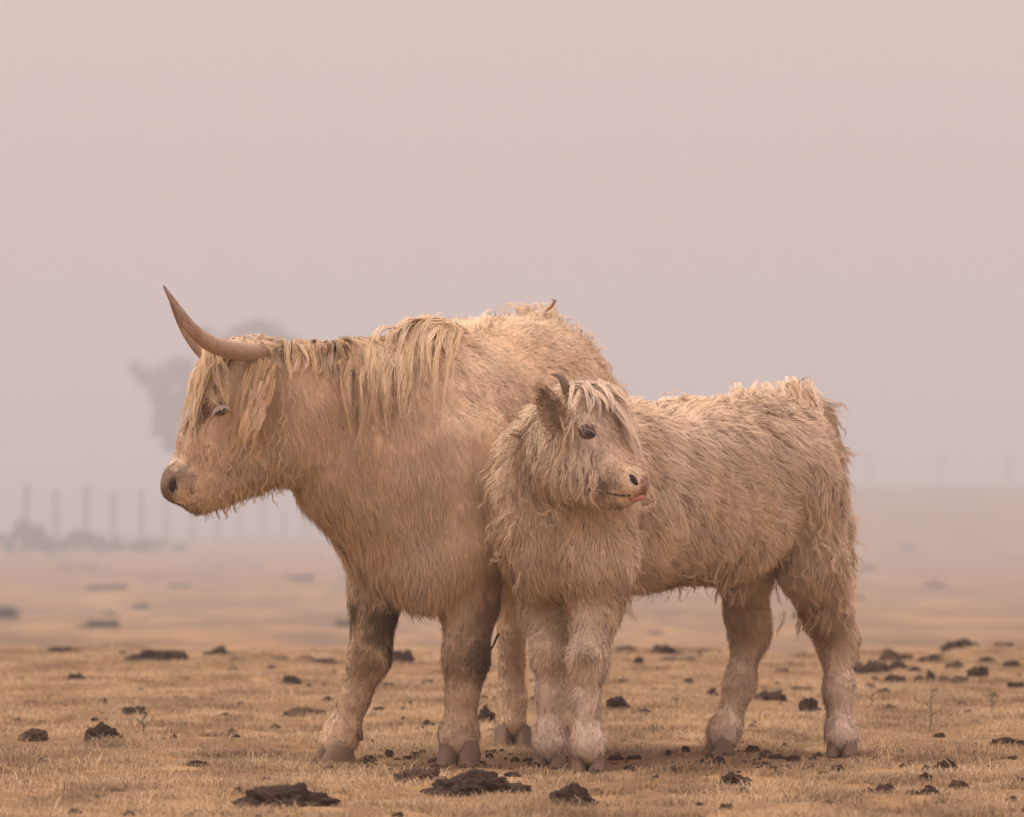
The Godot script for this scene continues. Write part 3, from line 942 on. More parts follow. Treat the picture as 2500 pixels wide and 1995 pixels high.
func build_calf() -> void:
	clear_bones()
	var back := Vector3(0.62, -0.6, -0.5).normalized()
	var down := Vector3(0.1, -1, 0.0)
	# trunk
	bone(Vector3(0.2896, 0.7936, 0.1200), Vector3(0.4796, 0.7891, -0.1200), 0.16, 0.182, 0.045, back, 0.42, 0.08)
	bone(Vector3(0.4796, 0.7891, -0.1200), Vector3(0.7027, 0.8273, -0.3600), 0.182, 0.172, 0.048, back, 0.45, 0.08)
	bone(Vector3(0.7027, 0.8273, -0.3600), Vector3(0.7502, 0.8499, -0.4500), 0.172, 0.15, 0.048, back, 0.45, 0.08)
	bone(Vector3(0.3426, 0.6570, 0.0800), Vector3(0.6245, 0.6633, -0.2600), 0.165, 0.145, 0.045, back, 0.42, 0.08)
	bone(Vector3(0.1037, 0.6442, 0.2700), Vector3(0.2896, 0.6765, 0.1200), 0.128, 0.165, 0.042, down, 0.38, 0.08)
	bone(Vector3(0.0652, 0.7410, 0.2400), Vector3(0.0957, 0.5479, 0.3000), 0.1, 0.085, 0.04, down, 0.45, 0.08)
	bone(Vector3(0.2143, 0.7148, 0.3600), Vector3(0.2246, 0.5612, 0.3600), 0.11, 0.092, 0.04, down, 0.45, 0.07)
	# neck
	bone(Vector3(0.0869, 0.7279, 0.2800), Vector3(0.1371, 0.8804, 0.4100), 0.112, 0.08, 0.045, down, 0.4, 0.07)
	bone(Vector3(0.0523, 0.7926, 0.2400), Vector3(0.1206, 0.9124, 0.4000), 0.085, 0.065, 0.055, Vector3(-0.4, -1, 0), 0.45, 0.07)
	bone(Vector3(0.2773, 0.8135, 0.0800), Vector3(0.1438, 0.8425, 0.3800), 0.15, 0.1, 0.06, back, 0.5, 0.08)
	# hind legs
	chain([Vector3(0.7968, 0.7440, -0.3600), Vector3(0.8450, 0.5555, -0.3800), Vector3(0.9002, 0.4058, -0.4700), Vector3(0.9304, 0.3302, -0.5200), Vector3(0.9300, 0.1891, -0.4700), Vector3(0.9357, 0.0620, -0.4300), Vector3(0.9364, 0.0516, -0.4200)], [0.13, 0.088, 0.056, 0.046, 0.031, 0.033, 0.034], [0.045, 0.038, 0.03, 0.02, 0.018, 0.02], Vector3.ZERO, 0.38, 0.05)
	chain([Vector3(0.6957, 0.7175, -0.5000), Vector3(0.6641, 0.5278, -0.4600), Vector3(0.6703, 0.4046, -0.5400), Vector3(0.6867, 0.3489, -0.6000), Vector3(0.6513, 0.2004, -0.5400), Vector3(0.6094, 0.0735, -0.4800), Vector3(0.5995, 0.0522, -0.4700)], [0.115, 0.066, 0.05, 0.044, 0.032, 0.033, 0.034], [0.04, 0.032, 0.028, 0.022, 0.02, 0.022], Vector3.ZERO, 0.36, 0.05)
	# front legs
	chain([Vector3(0.2270, 0.5741, 0.3700), Vector3(0.2235, 0.4395, 0.3500), Vector3(0.2020, 0.2941, 0.4200), Vector3(0.1983, 0.1855, 0.4100), Vector3(0.2020, 0.0775, 0.4200), Vector3(0.2018, 0.0626, 0.4300)], [0.095, 0.06, 0.041, 0.029, 0.034, 0.035], [0.036, 0.028, 0.019, 0.016, 0.02], Vector3.ZERO, 0.38, 0.045)
	chain([Vector3(0.0937, 0.5472, 0.2200), Vector3(0.0876, 0.4299, 0.1600), Vector3(0.1040, 0.3082, 0.2200), Vector3(0.1041, 0.1915, 0.2100), Vector3(0.1014, 0.0755, 0.2200), Vector3(0.1014, 0.0592, 0.2300)], [0.085, 0.055, 0.04, 0.028, 0.033, 0.034], [0.036, 0.028, 0.019, 0.016, 0.02], Vector3.ZERO, 0.38, 0.045)
	# tail
	chain([Vector3(0.8124, 1.0189, -0.5000), Vector3(0.8877, 0.9634, -0.5800), Vector3(0.9229, 0.8547, -0.6200), Vector3(0.9421, 0.6768, -0.6200), Vector3(0.9627, 0.5402, -0.6000)], [0.035, 0.026, 0.02, 0.017, 0.012], [0.05], Vector3(0.25, -1, 0), 0.4, 0.03)
	# head, turned over the near shoulder
	var face := Vector3(0.55, -0.8, 0.2)
	bone(Vector3(0.1835, 0.9582, 0.4700), Vector3(0.2122, 0.9259, 0.5000), 0.078, 0.078, 0.045, Vector3(0.2, -1, 0.1), 0.35, 0.04)
	bone(Vector3(0.2122, 0.9259, 0.5000), Vector3(0.2717, 0.8087, 0.5700), 0.076, 0.055, 0.028, face, 0.4, 0.04)
	bone(Vector3(0.2717, 0.8087, 0.5700), Vector3(0.3072, 0.7705, 0.6150), 0.056, 0.053, 0.013, face, 0.35, 0.03)
	bone(Vector3(0.1554, 0.8349, 0.4800), Vector3(0.2403, 0.7709, 0.5600), 0.078, 0.045, 0.06, Vector3(-0.1, -1, 0.15), 0.45, 0.05)
	bone(Vector3(0.2277, 0.7621, 0.5600), Vector3(0.2871, 0.7278, 0.6150), 0.038, 0.026, 0.01, Vector3(-0.2, -1, 0), 0.25, 0.02)
	bone(Vector3(0.3191, 0.7720, 0.5900), Vector3(0.3201, 0.7690, 0.6550), 0.03, 0.028, 0.006, face, 0.1, 0.025)
	bone(Vector3(0.1922, 0.9246, 0.5750), Vector3(0.2174, 0.9195, 0.5750), 0.016, 0.014, 0.012, face, 0.2, 0.03)

	var view := Vector3(0, 0, -1)
	var eye_n := onto(Vector3(0.2000, 0.9038, 0.9000), view)
	var eye_f := onto(Vector3(0.2556, 0.9482, 0.2000) + Vector3(0.25, 0, -0.1), Vector3(-1, 0, 0.35).normalized())
	var nos_n := onto(Vector3(0.3231, 0.7758, 0.9000), view)
	var nos_f := onto(Vector3(0.3427, 0.7828, 0.5000) + Vector3(0.2, 0, -0.05), Vector3(-1, 0, 0.2).normalized())
	carve = [[nos_n, Vector3(0.009, 0.017, 0.013)], [nos_f, Vector3(0.009, 0.012, 0.011)], [eye_n, Vector3(0.02, 0.013, 0.011)]]
	var pink := Vector3(0.45, 0.25, 0.2)
	var spots := [
		[Vector3(0.3418, 0.7616, 0.6400), 0.036, pink, 0.95], [Vector3(0.3137, 0.7664, 0.6600), 0.016, Vector3(0.4, 0.22, 0.18), 0.5],
		[Vector3(0.2049, 0.9095, 0.5700), 0.06, PALE, 0.75], [Vector3(0.2795, 0.7743, 0.6200), 0.05, Vector3(0.6, 0.47, 0.37), 0.8], [Vector3(0.2421, 0.8398, 0.6000), 0.05, PALE, 0.3],
		[Vector3(0.2355, 0.7579, 0.6200), 0.03, Vector3(0.3, 0.21, 0.16), 0.7], [Vector3(0.2795, 0.7140, 0.6200), 0.03, Vector3(0.34, 0.24, 0.2), 0.75],
		[Vector3(0.2001, 0.3079, 0.4600), 0.036, MUD_LIGHT, 0.75], [Vector3(0.2007, 0.3706, 0.4200), 0.09, PALE, 0.65], [Vector3(0.2007, 0.1922, 0.4200), 0.11, PALE, 0.85], [Vector3(0.2017, 0.0783, 0.4400), 0.09, PALE, 0.95],
		[Vector3(0.1039, 0.1861, 0.2400), 0.1, PALE, 0.75], [Vector3(0.1013, 0.0699, 0.2400), 0.08, PALE, 0.9], [Vector3(0.0550, 0.3400, 0.2000), 0.07, PALE, 0.5],
		[Vector3(0.9336, 0.1630, -0.4400), 0.1, PALE, 0.5], [Vector3(0.9350, 0.0624, -0.4200), 0.09, PALE, 0.9], [Vector3(0.6058, 0.0675, -0.4600), 0.08, PALE, 0.65],
		[Vector3(0.6278, 0.4460, -0.5000), 0.1, MUD_LIGHT, 0.4], [Vector3(0.8605, 0.5428, -0.3000), 0.08, CALF_WARM, 0.5], [Vector3(0.8945, 0.3797, -0.4200), 0.07, MUD_LIGHT, 0.4],
		[Vector3(0.0985, 0.5874, 0.4500), 0.1, CALF_WARM, 0.55], [Vector3(-0.0224, 0.6252, 0.3500), 0.12, CALF_WARM, 0.5], [Vector3(0.1552, 0.7143, 0.5000), 0.07, CALF_WARM, 0.6], [Vector3(0.0670, 0.8550, 0.4000), 0.06, CALF_WARM, 0.5],
		[Vector3(0.4479, 0.4935, 0.0500), 0.15, MUD_LIGHT, 0.3], [Vector3(0.6153, 0.8895, -0.2000), 0.1, CALF_WARM, 0.35], [Vector3(0.4724, 0.7938, 0.1000), 0.05, Vector3(0.62, 0.38, 0.26), 0.4],
	]
	var paint := func(p: Vector3) -> Vector3:
		var base := CALF.lerp(CALF_WARM, clampf(0.2 + 0.75 * noise.get_noise_3dv(p * 3.7 + Vector3(5, 0, 0)), 0.0, 1.0))
		return spot_paint(p, base, spots)
	var body := surface(Vector3(-0.14, 0.02, -0.72), Vector3(1.02, 1.12, 0.72), 0.011)
	var hide := hide_mesh([body], paint)
	var root := thing("calf", Vector3(0.45, 0, 0.0), "fluffy cream calf with its tongue out, looking back over its shoulder", "calf")
	wpart("body", arrays(hide[0], hide[1], hide[2], hide[3]), M.hide, root)
	hair_start(2000000)
	coat(hide[0], hide[1], hide[2], 12000.0, 10, 0.0105, 0.95, 0.0007, paint, [[eye_n, 0.022], [nos_n, 0.013], [nos_f, 0.012], [Vector3(0.3378, 0.7615, 0.6500), 0.017]], 0.3, 0.16)
	tag(wpart("coat", hair_mesh(), M.hair, root), "", "", "", "stuff")

	# forelock
	hair_start(60000)
	for k in 58:
		var r := Vector3(0.1704, 1.0286, 0.5000) + Vector3(rnd(-0.02, 0.05), rnd(-0.02, 0.006), rnd(-0.05, 0.05))
		var pick := rng.randf()
		var tip := Vector3(0.3239, 0.9153, 0.6000)
		if pick < 0.42: tip = Vector3(0.3244, 0.9156, 0.5800) + Vector3(rnd(-0.02, 0.02), rnd(-0.09, 0.06), rnd(-0.07, 0.03))
		elif pick < 0.62: tip = Vector3(0.3443, 0.8080, 0.6400) + Vector3(rnd(-0.03, 0.01), rnd(-0.02, 0.08), rnd(-0.04, 0.0))
		elif pick < 0.82: tip = Vector3(0.2393, 0.9551, 0.6200) + Vector3(rnd(-0.05, 0.05), rnd(-0.02, 0.03), 0)
		else: tip = Vector3(0.1315, 0.8964, 0.6000) + Vector3(rnd(-0.012, 0.02), rnd(-0.03, 0.06), 0)
		var m1 := r.lerp(tip, 0.33) + Vector3(0.012, 0.03, 0.02)
		var m2 := r.lerp(tip, 0.7) + Vector3(0.016, 0.018, 0.015)
		lock([r, m1, m2, tip], 0.009, 12, 0.00105, PALE.lerp(CALF, rnd(0.1, 0.8)), 0.006, 0.01)
	tag(wpart("forelock", hair_mesh(), M.hair, root), "pale long fringe falling over the brow", "", "", "stuff")

	# loose locks on the back, the rump, the cheek, the elbow and the thighs
	hair_start(90000)
	var line := [Vector3(0.3445, 0.9757, 0.0000), Vector3(0.4532, 1.0008, -0.1200), Vector3(0.5636, 1.0302, -0.2400), Vector3(0.6614, 1.0460, -0.3400), Vector3(0.7615, 1.0396, -0.4600), Vector3(0.8314, 1.0189, -0.5000)]
	for k in 100:
		var u := pow(rng.randf(), 0.7)
		var r := curve_points(line, 40)[int(u * 40)] + Vector3(rnd(-0.02, 0.02), 0, rnd(-0.02, 0.07))
		r = onto_or(r + Vector3(0, 0.15, 0), Vector3(0, -1, 0), r)
		var l := rnd(0.05, 0.12)
		var s := rnd(-1.0, 1.0)
		lock([r, r + Vector3(s * l * 0.3, 0.02, 0.015), r + Vector3(s * l * 0.7, 0.018, 0.04), r + Vector3(s * l, rnd(-0.06, 0.02), 0.06)], 0.01, 8, 0.001, CALF.lerp(CALF_WARM, rnd(0.0, 0.5)) * 1.06, 0.012, 0.012)
	for k in 26:   # fringe falling from the rump
		var r := Vector3(0.7595, 1.0521, -0.4200) + Vector3(rnd(-0.13, 0.1), rnd(-0.02, 0.01), rnd(-0.04, 0.05))
		var l := rnd(0.07, 0.14)
		lock([r, r + Vector3(0.0, 0.0, 0.05), r + Vector3(rnd(-0.01, 0.04), -l * 0.6, 0.1), r + Vector3(rnd(-0.01, 0.06), -l, 0.12)], 0.01, 9, 0.001, CALF.lerp(CALF_WARM, 0.3) * 1.05, 0.008, 0.02)
	for k in 46:   # tail hair
		var u := rng.randf()
		var r := curve_points([Vector3(0.8450, 1.0026, -0.5000), Vector3(0.8999, 0.9433, -0.6000), Vector3(0.9263, 0.8412, -0.6300), Vector3(0.9455, 0.6768, -0.6300), Vector3(0.9654, 0.5402, -0.6000)], 30)[int(u * 30)]
		var l := rnd(0.06, 0.14)
		lock([r, r + Vector3(0.012, -l * 0.4, 0.01), r + Vector3(rnd(0.0, 0.03), -l * 0.75, 0.01), r + Vector3(rnd(-0.02, 0.05), -l, 0.01)], 0.012, 9, 0.001, CALF_WARM.lerp(CALF, rnd(0.2, 0.9)), 0.01, 0.0, Vector3(0.5, 0.4, 0.6))
	for k in 60:   # cheek and beard
		var r := Vector3(0.1672, 0.8088, 0.5600) + Vector3(rnd(-0.06, 0.06), rnd(-0.03, 0.06), rnd(-0.03, 0.02))
		r = onto_or(r + Vector3(0, 0, 0.2), Vector3(0, 0, -1), r)
		var l := rnd(0.05, 0.1)
		lock([r, r + Vector3(-0.004, -l * 0.4, 0.02), r + Vector3(-0.004, -l * 0.75, 0.02), r + Vector3(rnd(-0.02, 0.025), -l, 0.014)], 0.008, 8, 0.001, CALF.lerp(PALE, rnd(0.0, 0.4)) * 0.97, 0.007, 0.004)
	for k in 18:   # ruff behind the ear
		var r := Vector3(0.0670, 0.9124, 0.4000) + Vector3(rnd(-0.06, 0.04), rnd(-0.06, 0.03), rnd(-0.02, 0.05))
		lock([r, r + Vector3(-0.04, 0.012, 0.03), r + Vector3(-0.06, rnd(-0.03, 0.0), 0.03), r + Vector3(rnd(-0.1, -0.04), rnd(-0.08, -0.02), 0.03)], 0.012, 9, 0.001, CALF.lerp(CALF_WARM, 0.25) * 1.04, 0.008, 0.008)
	for k in 24:   # elbow
		var r := Vector3(0.2855, 0.5609, 0.3200) + Vector3(rnd(-0.04, 0.03), rnd(-0.09, 0.09), rnd(-0.04, 0.06))
		var l := rnd(0.06, 0.13)
		lock([r, r + Vector3(0.02, -l * 0.3, 0.02), r + Vector3(rnd(0.01, 0.05), -l * 0.7, 0.02), r + Vector3(rnd(-0.01, 0.08), -l, 0.02)], 0.01, 7, 0.001, CALF.lerp(CALF_WARM, rnd(0.0, 0.6)), 0.014, 0.006)
	for k in 46:   # thighs
		var r := Vector3(0.8315, 0.5965, -0.2600) + Vector3(rnd(-0.07, 0.12), rnd(-0.2, 0.1), 0)
		r = onto_or(r + Vector3(0, 0, 0.2), Vector3(0, 0, -1), r)
		var l := rnd(0.04, 0.09)
		lock([r, r + Vector3(rnd(-0.01, 0.01), -l * 0.35, 0.025), r + Vector3(rnd(-0.015, 0.02), -l * 0.7, 0.025), r + Vector3(rnd(-0.02, 0.03), -l, 0.015)], 0.01, 8, 0.001, CALF.lerp(CALF_WARM, rnd(0.0, 0.6)), 0.01, 0.008)
	for k in 36:   # back of the thigh and hock
		var r := curve_points([Vector3(0.9333, 0.7854, -0.5000), Vector3(0.9604, 0.6225, -0.5000), Vector3(0.9740, 0.4867, -0.5000), Vector3(0.9698, 0.3501, -0.5400)], 20)[rng.randi() % 21] + Vector3(-0.02, 0, rnd(-0.03, 0.05))
		var l := rnd(0.04, 0.09)
		lock([r, r + Vector3(0.015, -l * 0.3, 0.01), r + Vector3(rnd(0.01, 0.03), -l * 0.7, 0.01), r + Vector3(rnd(-0.01, 0.045), -l, 0.01)], 0.01, 8, 0.001, CALF.lerp(CALF_WARM, rnd(0.2, 0.8)), 0.01, 0.0, Vector3(0.6, 0.3, 0.6))
	for k in 30:   # belly fringe
		var r := Vector3(0.4494, 0.4797, 0.0000) + Vector3(rnd(-0.13, 0.2), 0, rnd(-0.1, 0.08))
		r = onto_or(r - Vector3(0, 0.25, 0), Vector3(0, 1, 0), r)
		var l := rnd(0.03, 0.07)
		lock([r, r + Vector3(0.003, -l * 0.4, 0), r + Vector3(0.006, -l * 0.75, 0), r + Vector3(rnd(-0.01, 0.03), -l, 0)], 0.01, 5, 0.0009, CALF * 0.95, 0.005, 0.0)
	for k in 34:   # stifle tuft
		var r := Vector3(0.6211, 0.5371, -0.1800) + Vector3(rnd(-0.05, 0.06), rnd(-0.05, 0.05), rnd(-0.02, 0.02))
		r = onto_or(r + Vector3(0, 0, 0.2), Vector3(0, 0, -1), r)
		var l := rnd(0.05, 0.09)
		lock([r, r + Vector3(-0.006, -l * 0.4, 0.012), r + Vector3(-0.015, -l * 0.75, 0.01), r + Vector3(rnd(-0.03, 0.0), -l, 0.005)], 0.01, 9, 0.001, CALF * 1.02, 0.004, 0.004)
	for k in 9:    # strands between the hind legs
		var r := Vector3(0.8176, 0.4445, -0.4200) + Vector3(rnd(-0.01, 0.012), rnd(-0.02, 0.02), rnd(-0.02, 0.02))
		lock([r, r + Vector3(rnd(-0.01, 0.01), -0.03, 0), r + Vector3(rnd(-0.01, 0.015), -0.07, 0), r + Vector3(rnd(-0.03, 0.015), rnd(-0.13, -0.08), 0)], 0.004, 6, 0.001, CALF_WARM.lerp(MUD_LIGHT, 0.4), 0.008, 0.0)
	tag(wpart("loose_locks", hair_mesh(), M.hair, root), "", "", "", "stuff")

	hair_start(90000)
	var got := 0
	while got < 130:
		var q: int = rng.randi() % int(hide[0].size())
		var p: Vector3 = hide[0][q]
		var nn: Vector3 = hide[1][q]
		if nn.z < -0.3 or p.y < 0.5 or (p.z > 0.42 and p.y > 0.72): continue
		got += 1
		var fl := (back * 0.8 + Vector3(rnd(-0.9, 0.9), rnd(-0.7, 0.6), rnd(-0.3, 0.3)))
		fl = (fl - nn * fl.dot(nn)).normalized()
		var bt := nn.cross(fl) * rnd(-0.5, 0.5)
		var l := rnd(0.05, 0.1)
		lock([p, p + fl * l * 0.35 + nn * 0.03, p + (fl + bt * 0.6) * l * 0.7 + nn * 0.035, p + (fl + bt) * l + nn * 0.03 - Vector3(0, 0.015, 0)], 0.009, 7, 0.0009, CALF.lerp(CALF_WARM, rnd(0.0, 0.6)) * rnd(0.92, 1.08), 0.009, 0.02)
	tag(wpart("matted_wisps", hair_mesh(), M.hair, root), "", "", "", "stuff")

	# horn buds
	wpart("horn", tube(curve_points([Vector3(0.1590, 0.9855, 0.5000), Vector3(0.1460, 1.0151, 0.5300), Vector3(0.1371, 1.0389, 0.5400), Vector3(0.1244, 1.0553, 0.5400), Vector3(0.1043, 1.0580, 0.5350)], 14), [0.015, 0.0135, 0.011, 0.008, 0.0025], 14, 0.05), M.horn_dark, root)
	wpart("horn", tube(curve_points([Vector3(0.2044, 0.9820, 0.4300), Vector3(0.2150, 1.0107, 0.4000), Vector3(0.2231, 1.0242, 0.3700), Vector3(0.2363, 1.0324, 0.3500)], 12), [0.017, 0.0155, 0.011, 0.003], 14, 0.05), M.horn_dark, root)
	# ears
	for s in 2:
		var eb := Vector3(0.1330, 0.9096, 0.5650) if s == 0 else Vector3(0.2134, 0.9669, 0.4200)
		var et := Vector3(0.0763, 1.0242, 0.5700) if s == 0 else Vector3(0.2374, 0.9621, 0.2800)
		var op := Vector3(-0.15, -0.1, 1) if s == 0 else Vector3(0.5, -0.2, 0.8)
		var ear := wpart("ear", ear_mesh(eb, et, op, 0.037, 0.034, 0.012), M.ear_dark, root)
		hair_start(12000)
		var ax := (et - eb)
		var d := ax.normalized()
		var o2 := (op - d * op.dot(d)).normalized()
		var sd := d.cross(o2)
		for k in 260:
			var u := rnd(0.05, 1.0)
			var q := rnd(-1.0, 1.0)
			var w := 0.038 * pow(sin(PI * (0.16 + 0.84 * u)), 0.75) * (0.7 + 0.3 * (1.0 - u))
			var rim := absf(q) > 0.4 or u > 0.68
			var p := eb + ax * u + sd * w * q + o2 * (0.034 * 0.68 * q * q - (0.004 if not rim else 0.0))
			var l := rnd(0.025, 0.045)
			var out := (sd * q * rnd(-0.2, 0.9) + d * (-0.1 + u * 0.6) + o2 * rnd(-0.2, 0.4)) if rim else (o2 * 0.45 - d * 0.1 + sd * -q * 0.4)
			var cc := CALF_WARM.lerp(MUD_LIGHT, rnd(0.1, 0.8)) if rim else MUD_LIGHT.lerp(CALF_WARM, rnd(0, 0.3))
			lock([p, p + out * l * 0.4, p + out * l * 0.75, p + out * l + Vector3(0, -0.004, 0)], 0.006, 5, 0.0009, cc, 0.003, 0.0, (o2 + d * 0.5 + rvec() * 0.3) if rim else o2)
		for k in 3:
			var p := eb + ax * 0.3 + sd * 0.012
			lock([p, p + Vector3(0.012, -0.04, 0.02), p + Vector3(0.01, -0.09, 0.02), p + Vector3(-0.012, rnd(-0.15, -0.12), 0.015)], 0.004, 6, 0.001, CALF_WARM * 1.1, 0.004, 0.0, o2)
		var eh := inst("ear_hair", hair_mesh(), M.hair, ear)
		eh.set_meta("kind", "stuff")
	# eyes, nostrils, mouth, tongue
	eye(root, eye_n, outward(eye_n + Vector3(0, 0, 0.02)), Vector3(0.9, -0.35, 0.1), 0.0205, M.eye_sky_reflection, M.lid_dark, M.iris_dark, 0.01, Vector3(0.5, 0.42, 0.38), 0.35)
	eye(root, eye_f, outward(eye_f), Vector3(0.5, -0.5, 0.6), 0.0205, M.eye_sky_reflection, M.lid_dark, M.iris_dark, 0.01, Vector3(0.5, 0.42, 0.38), 0.35)
	wpart("nose_pad", blob(Vector3(0.3380, 0.7653, 0.6430), Vector3(0.017, 0.022, 0.026), Basis(Vector3(0, 1, 0), 0.5)), M.nose, root)
	wpart("nostril", blob(nos_n - outward(nos_n) * 0.009, Vector3(0.008, 0.0185, 0.0105), Basis(Vector3(0, 0, 1), 0.6)), M.nostril, root)
	wpart("nostril", blob(nos_f - outward(nos_f) * 0.009, Vector3(0.0092, 0.0122, 0.0105)), M.nostril, root)
	var lips := PackedVector3Array()
	for q in [[1274, 1037], [1290, 1041], [1308, 1043], [1326, 1044]]:
		lips.append(onto(Vector3((q[0] - 1077.5) / 795.0, 0.67 + (1095 - q[1]) / 795.0, 0.9), Vector3(0, 0, -1)) - Vector3(0, 0, 0.0))
	wpart("mouth", tube(curve_points(Array(lips), 14), [0.0012, 0.003, 0.0036, 0.003], 8), M.nostril, root)
	wpart("tongue", tube(curve_points([Vector3(0.2945, 0.7315, 0.6250), Vector3(0.3117, 0.7290, 0.6400), Vector3(0.3290, 0.7277, 0.6500), Vector3(0.3440, 0.7302, 0.6520), Vector3(0.3503, 0.7327, 0.6520)], 12), [0.006, 0.0085, 0.009, 0.0075, 0.003], 12), M.tongue, root)
	# hooves
	hoof(root, Vector3(0.2035, 0, 0.43), Vector3(-0.1, 0, 1), 0.086, 0.048, 0.052, 0.08, M.hoof)
	hoof(root, Vector3(0.1015, 0, 0.235), Vector3(-0.25, 0, 1), 0.086, 0.048, 0.052, 0.08, M.hoof)
	hoof(root, Vector3(0.935, 0, -0.4), Vector3(-0.3, 0, 0.95), 0.092, 0.05, 0.052, 0.1, M.hoof)
	hoof(root, Vector3(0.588, 0, -0.44), Vector3(-0.75, 0, 0.66), 0.092, 0.05, 0.052, 0.1, M.hoof)

# --- setting ---------------------------------------------------------------------------------------------
const SKY_TOP := Vector3(1.26, 0.94, 0.90)
const SKY_LOW := Vector3(0.415, 0.308, 0.297)
const SMOKE := 0.0085
const SMOKE_COLOR := Vector3(0.88, 0.94, 1.0)
const HAZE := 0.0018
const HAZE_COLOR := Vector3(1.0, 1.0, 1.0)

func noise_texture(freq: float, ramp: Array, size := 512, octaves := 5, kind := FastNoiseLite.TYPE_SIMPLEX_SMOOTH) -> ImageTexture:
	var f := FastNoiseLite.new()
	f.noise_type = kind
	f.seed = 3
	f.frequency = freq
	f.fractal_octaves = octaves
	var src := f.get_seamless_image(size, size)
	var im := Image.create(size, size, false, Image.FORMAT_RGB8)
	for y in size:
		for x in size:
			var t := src.get_pixel(x, y).r
			im.set_pixel(x, y, lin((ramp[0] as Vector3).lerp(ramp[1], t)))
	return ImageTexture.create_from_image(im)

func mat(c: Vector3, rough: float, spec := 0.3) -> StandardMaterial3D:
	var m := StandardMaterial3D.new()
	m.albedo_color = lin(c)
	m.roughness = rough
	m.metallic_specular = spec
	return m

func make_materials() -> void:
	var hair_ := mat(Vector3.ONE, 0.62, 0.35)
	hair_.vertex_color_use_as_albedo = true
	hair_.cull_mode = BaseMaterial3D.CULL_DISABLED
	hair_.backlight_enabled = true
	hair_.backlight = lin(Vector3(0.3, 0.3, 0.3))
	M.hair = hair_
	var hide := mat(Vector3.ONE, 0.85, 0.2)
	hide.vertex_color_use_as_albedo = true
	M.hide = hide
	var grain := noise_texture(0.02, [Vector3(0.62, 0.62, 0.62), Vector3(1, 1, 1)])
	var fine := noise_texture(0.06, [Vector3(0.0, 0.0, 0.0), Vector3(1, 1, 1)])
	M.horn = mat(Vector3(1, 1, 1), 0.55, 0.35)
	M.horn.vertex_color_use_as_albedo = true
	M.horn.albedo_texture = grain
	M.horn.uv1_triplanar = true
	M.horn.uv1_scale = Vector3(9, 3, 9)
	M.horn_dark = mat(Vector3(0.3, 0.225, 0.17), 0.55, 0.4)
	M.horn_dark.albedo_texture = grain
	M.horn_dark.uv1_triplanar = true
	M.horn_dark.uv1_scale = Vector3(20, 20, 20)
	M.hoof = mat(Vector3(0.24, 0.165, 0.11), 0.65, 0.35)
	M.hoof.albedo_texture = grain
	M.hoof.uv1_triplanar = true
	M.hoof.uv1_scale = Vector3(7, 30, 7)
	M.hoof.heightmap_enabled = false
	M.eye = mat(Vector3(0.045, 0.028, 0.024), 0.08, 0.6)
	M.eye_sky_reflection = mat(Vector3(0.2, 0.165, 0.16), 0.08, 0.7)  # calf eyeball coloured paler to imitate sky reflected in it
	M.iris_dark = mat(Vector3(0.03, 0.02, 0.02), 0.08, 0.6)
	M.iris_pale = mat(Vector3(0.07, 0.055, 0.06), 0.05, 0.7)
	M.lid_pink = mat(Vector3(0.36, 0.23, 0.18), 0.6)
	M.lid_dark = mat(Vector3(0.16, 0.105, 0.085), 0.55)
	M.nostril = mat(Vector3(0.04, 0.026, 0.022), 0.5)
	M.nose = mat(Vector3(0.33, 0.185, 0.15), 0.35, 0.5)
	M.tongue = mat(Vector3(0.5, 0.22, 0.19), 0.4, 0.5)
	M.ear_warm = mat(COW_WARM, 0.8)
	M.ear_dark = mat(Vector3(0.42, 0.3, 0.21), 0.85)
	var soil := mat(Vector3.ONE, 0.95, 0.15)
	soil.vertex_color_use_as_albedo = true
	soil.albedo_texture = grain
	soil.uv1_triplanar = true
	soil.uv1_world_triplanar = true
	soil.uv1_scale = Vector3(1.3, 1.3, 1.3)
	soil.heightmap_enabled = true
	soil.heightmap_texture = fine
	soil.heightmap_scale = 0.8
	M.soil = soil
	var dung := mat(Vector3(0.085, 0.058, 0.045), 0.9, 0.2)
	dung.albedo_texture = noise_texture(0.03, [Vector3(0.35, 0.33, 0.32), Vector3(1, 1, 1)])
	dung.uv1_triplanar = true
	dung.uv1_world_triplanar = true
	dung.uv1_scale = Vector3(6, 6, 6)
	dung.heightmap_enabled = true
	dung.heightmap_texture = fine
	dung.heightmap_scale = 0.5
	M.dung = dung
	var old := dung.duplicate()
	old.albedo_color = lin(Vector3(0.15, 0.1, 0.07))
	M.dung_old = old
	var g := mat(Vector3.ONE, 0.75, 0.3)
	g.vertex_color_use_as_albedo = true
	g.cull_mode = BaseMaterial3D.CULL_DISABLED
	g.backlight_enabled = true
	g.backlight = lin(Vector3(0.5, 0.5, 0.5))
	M.grass = g
	var leaf := mat(Vector3(0.05, 0.075, 0.05), 0.7)
	leaf.cull_mode = BaseMaterial3D.CULL_DISABLED
	M.leaf = leaf
	M.bark = mat(Vector3(0.09, 0.075, 0.065), 0.9)
	M.post = mat(Vector3(0.14, 0.125, 0.11), 0.9)
	M.wire = mat(Vector3(0.2, 0.2, 0.2), 0.5)
	M.stem = mat(Vector3(0.13, 0.15, 0.07), 0.7)
	M.twig = mat(Vector3(0.36, 0.22, 0.12), 0.8)

const PROFILE := [[-20.0, 0.0], [24.0, 0.0], [27.0, -0.01], [31.0, -0.14], [37.0, -0.29], [48.0, -0.38], [70.0, -0.42], [100.0, -0.36], [150.0, -0.2], [220.0, -0.1], [640.0, 0.0]]

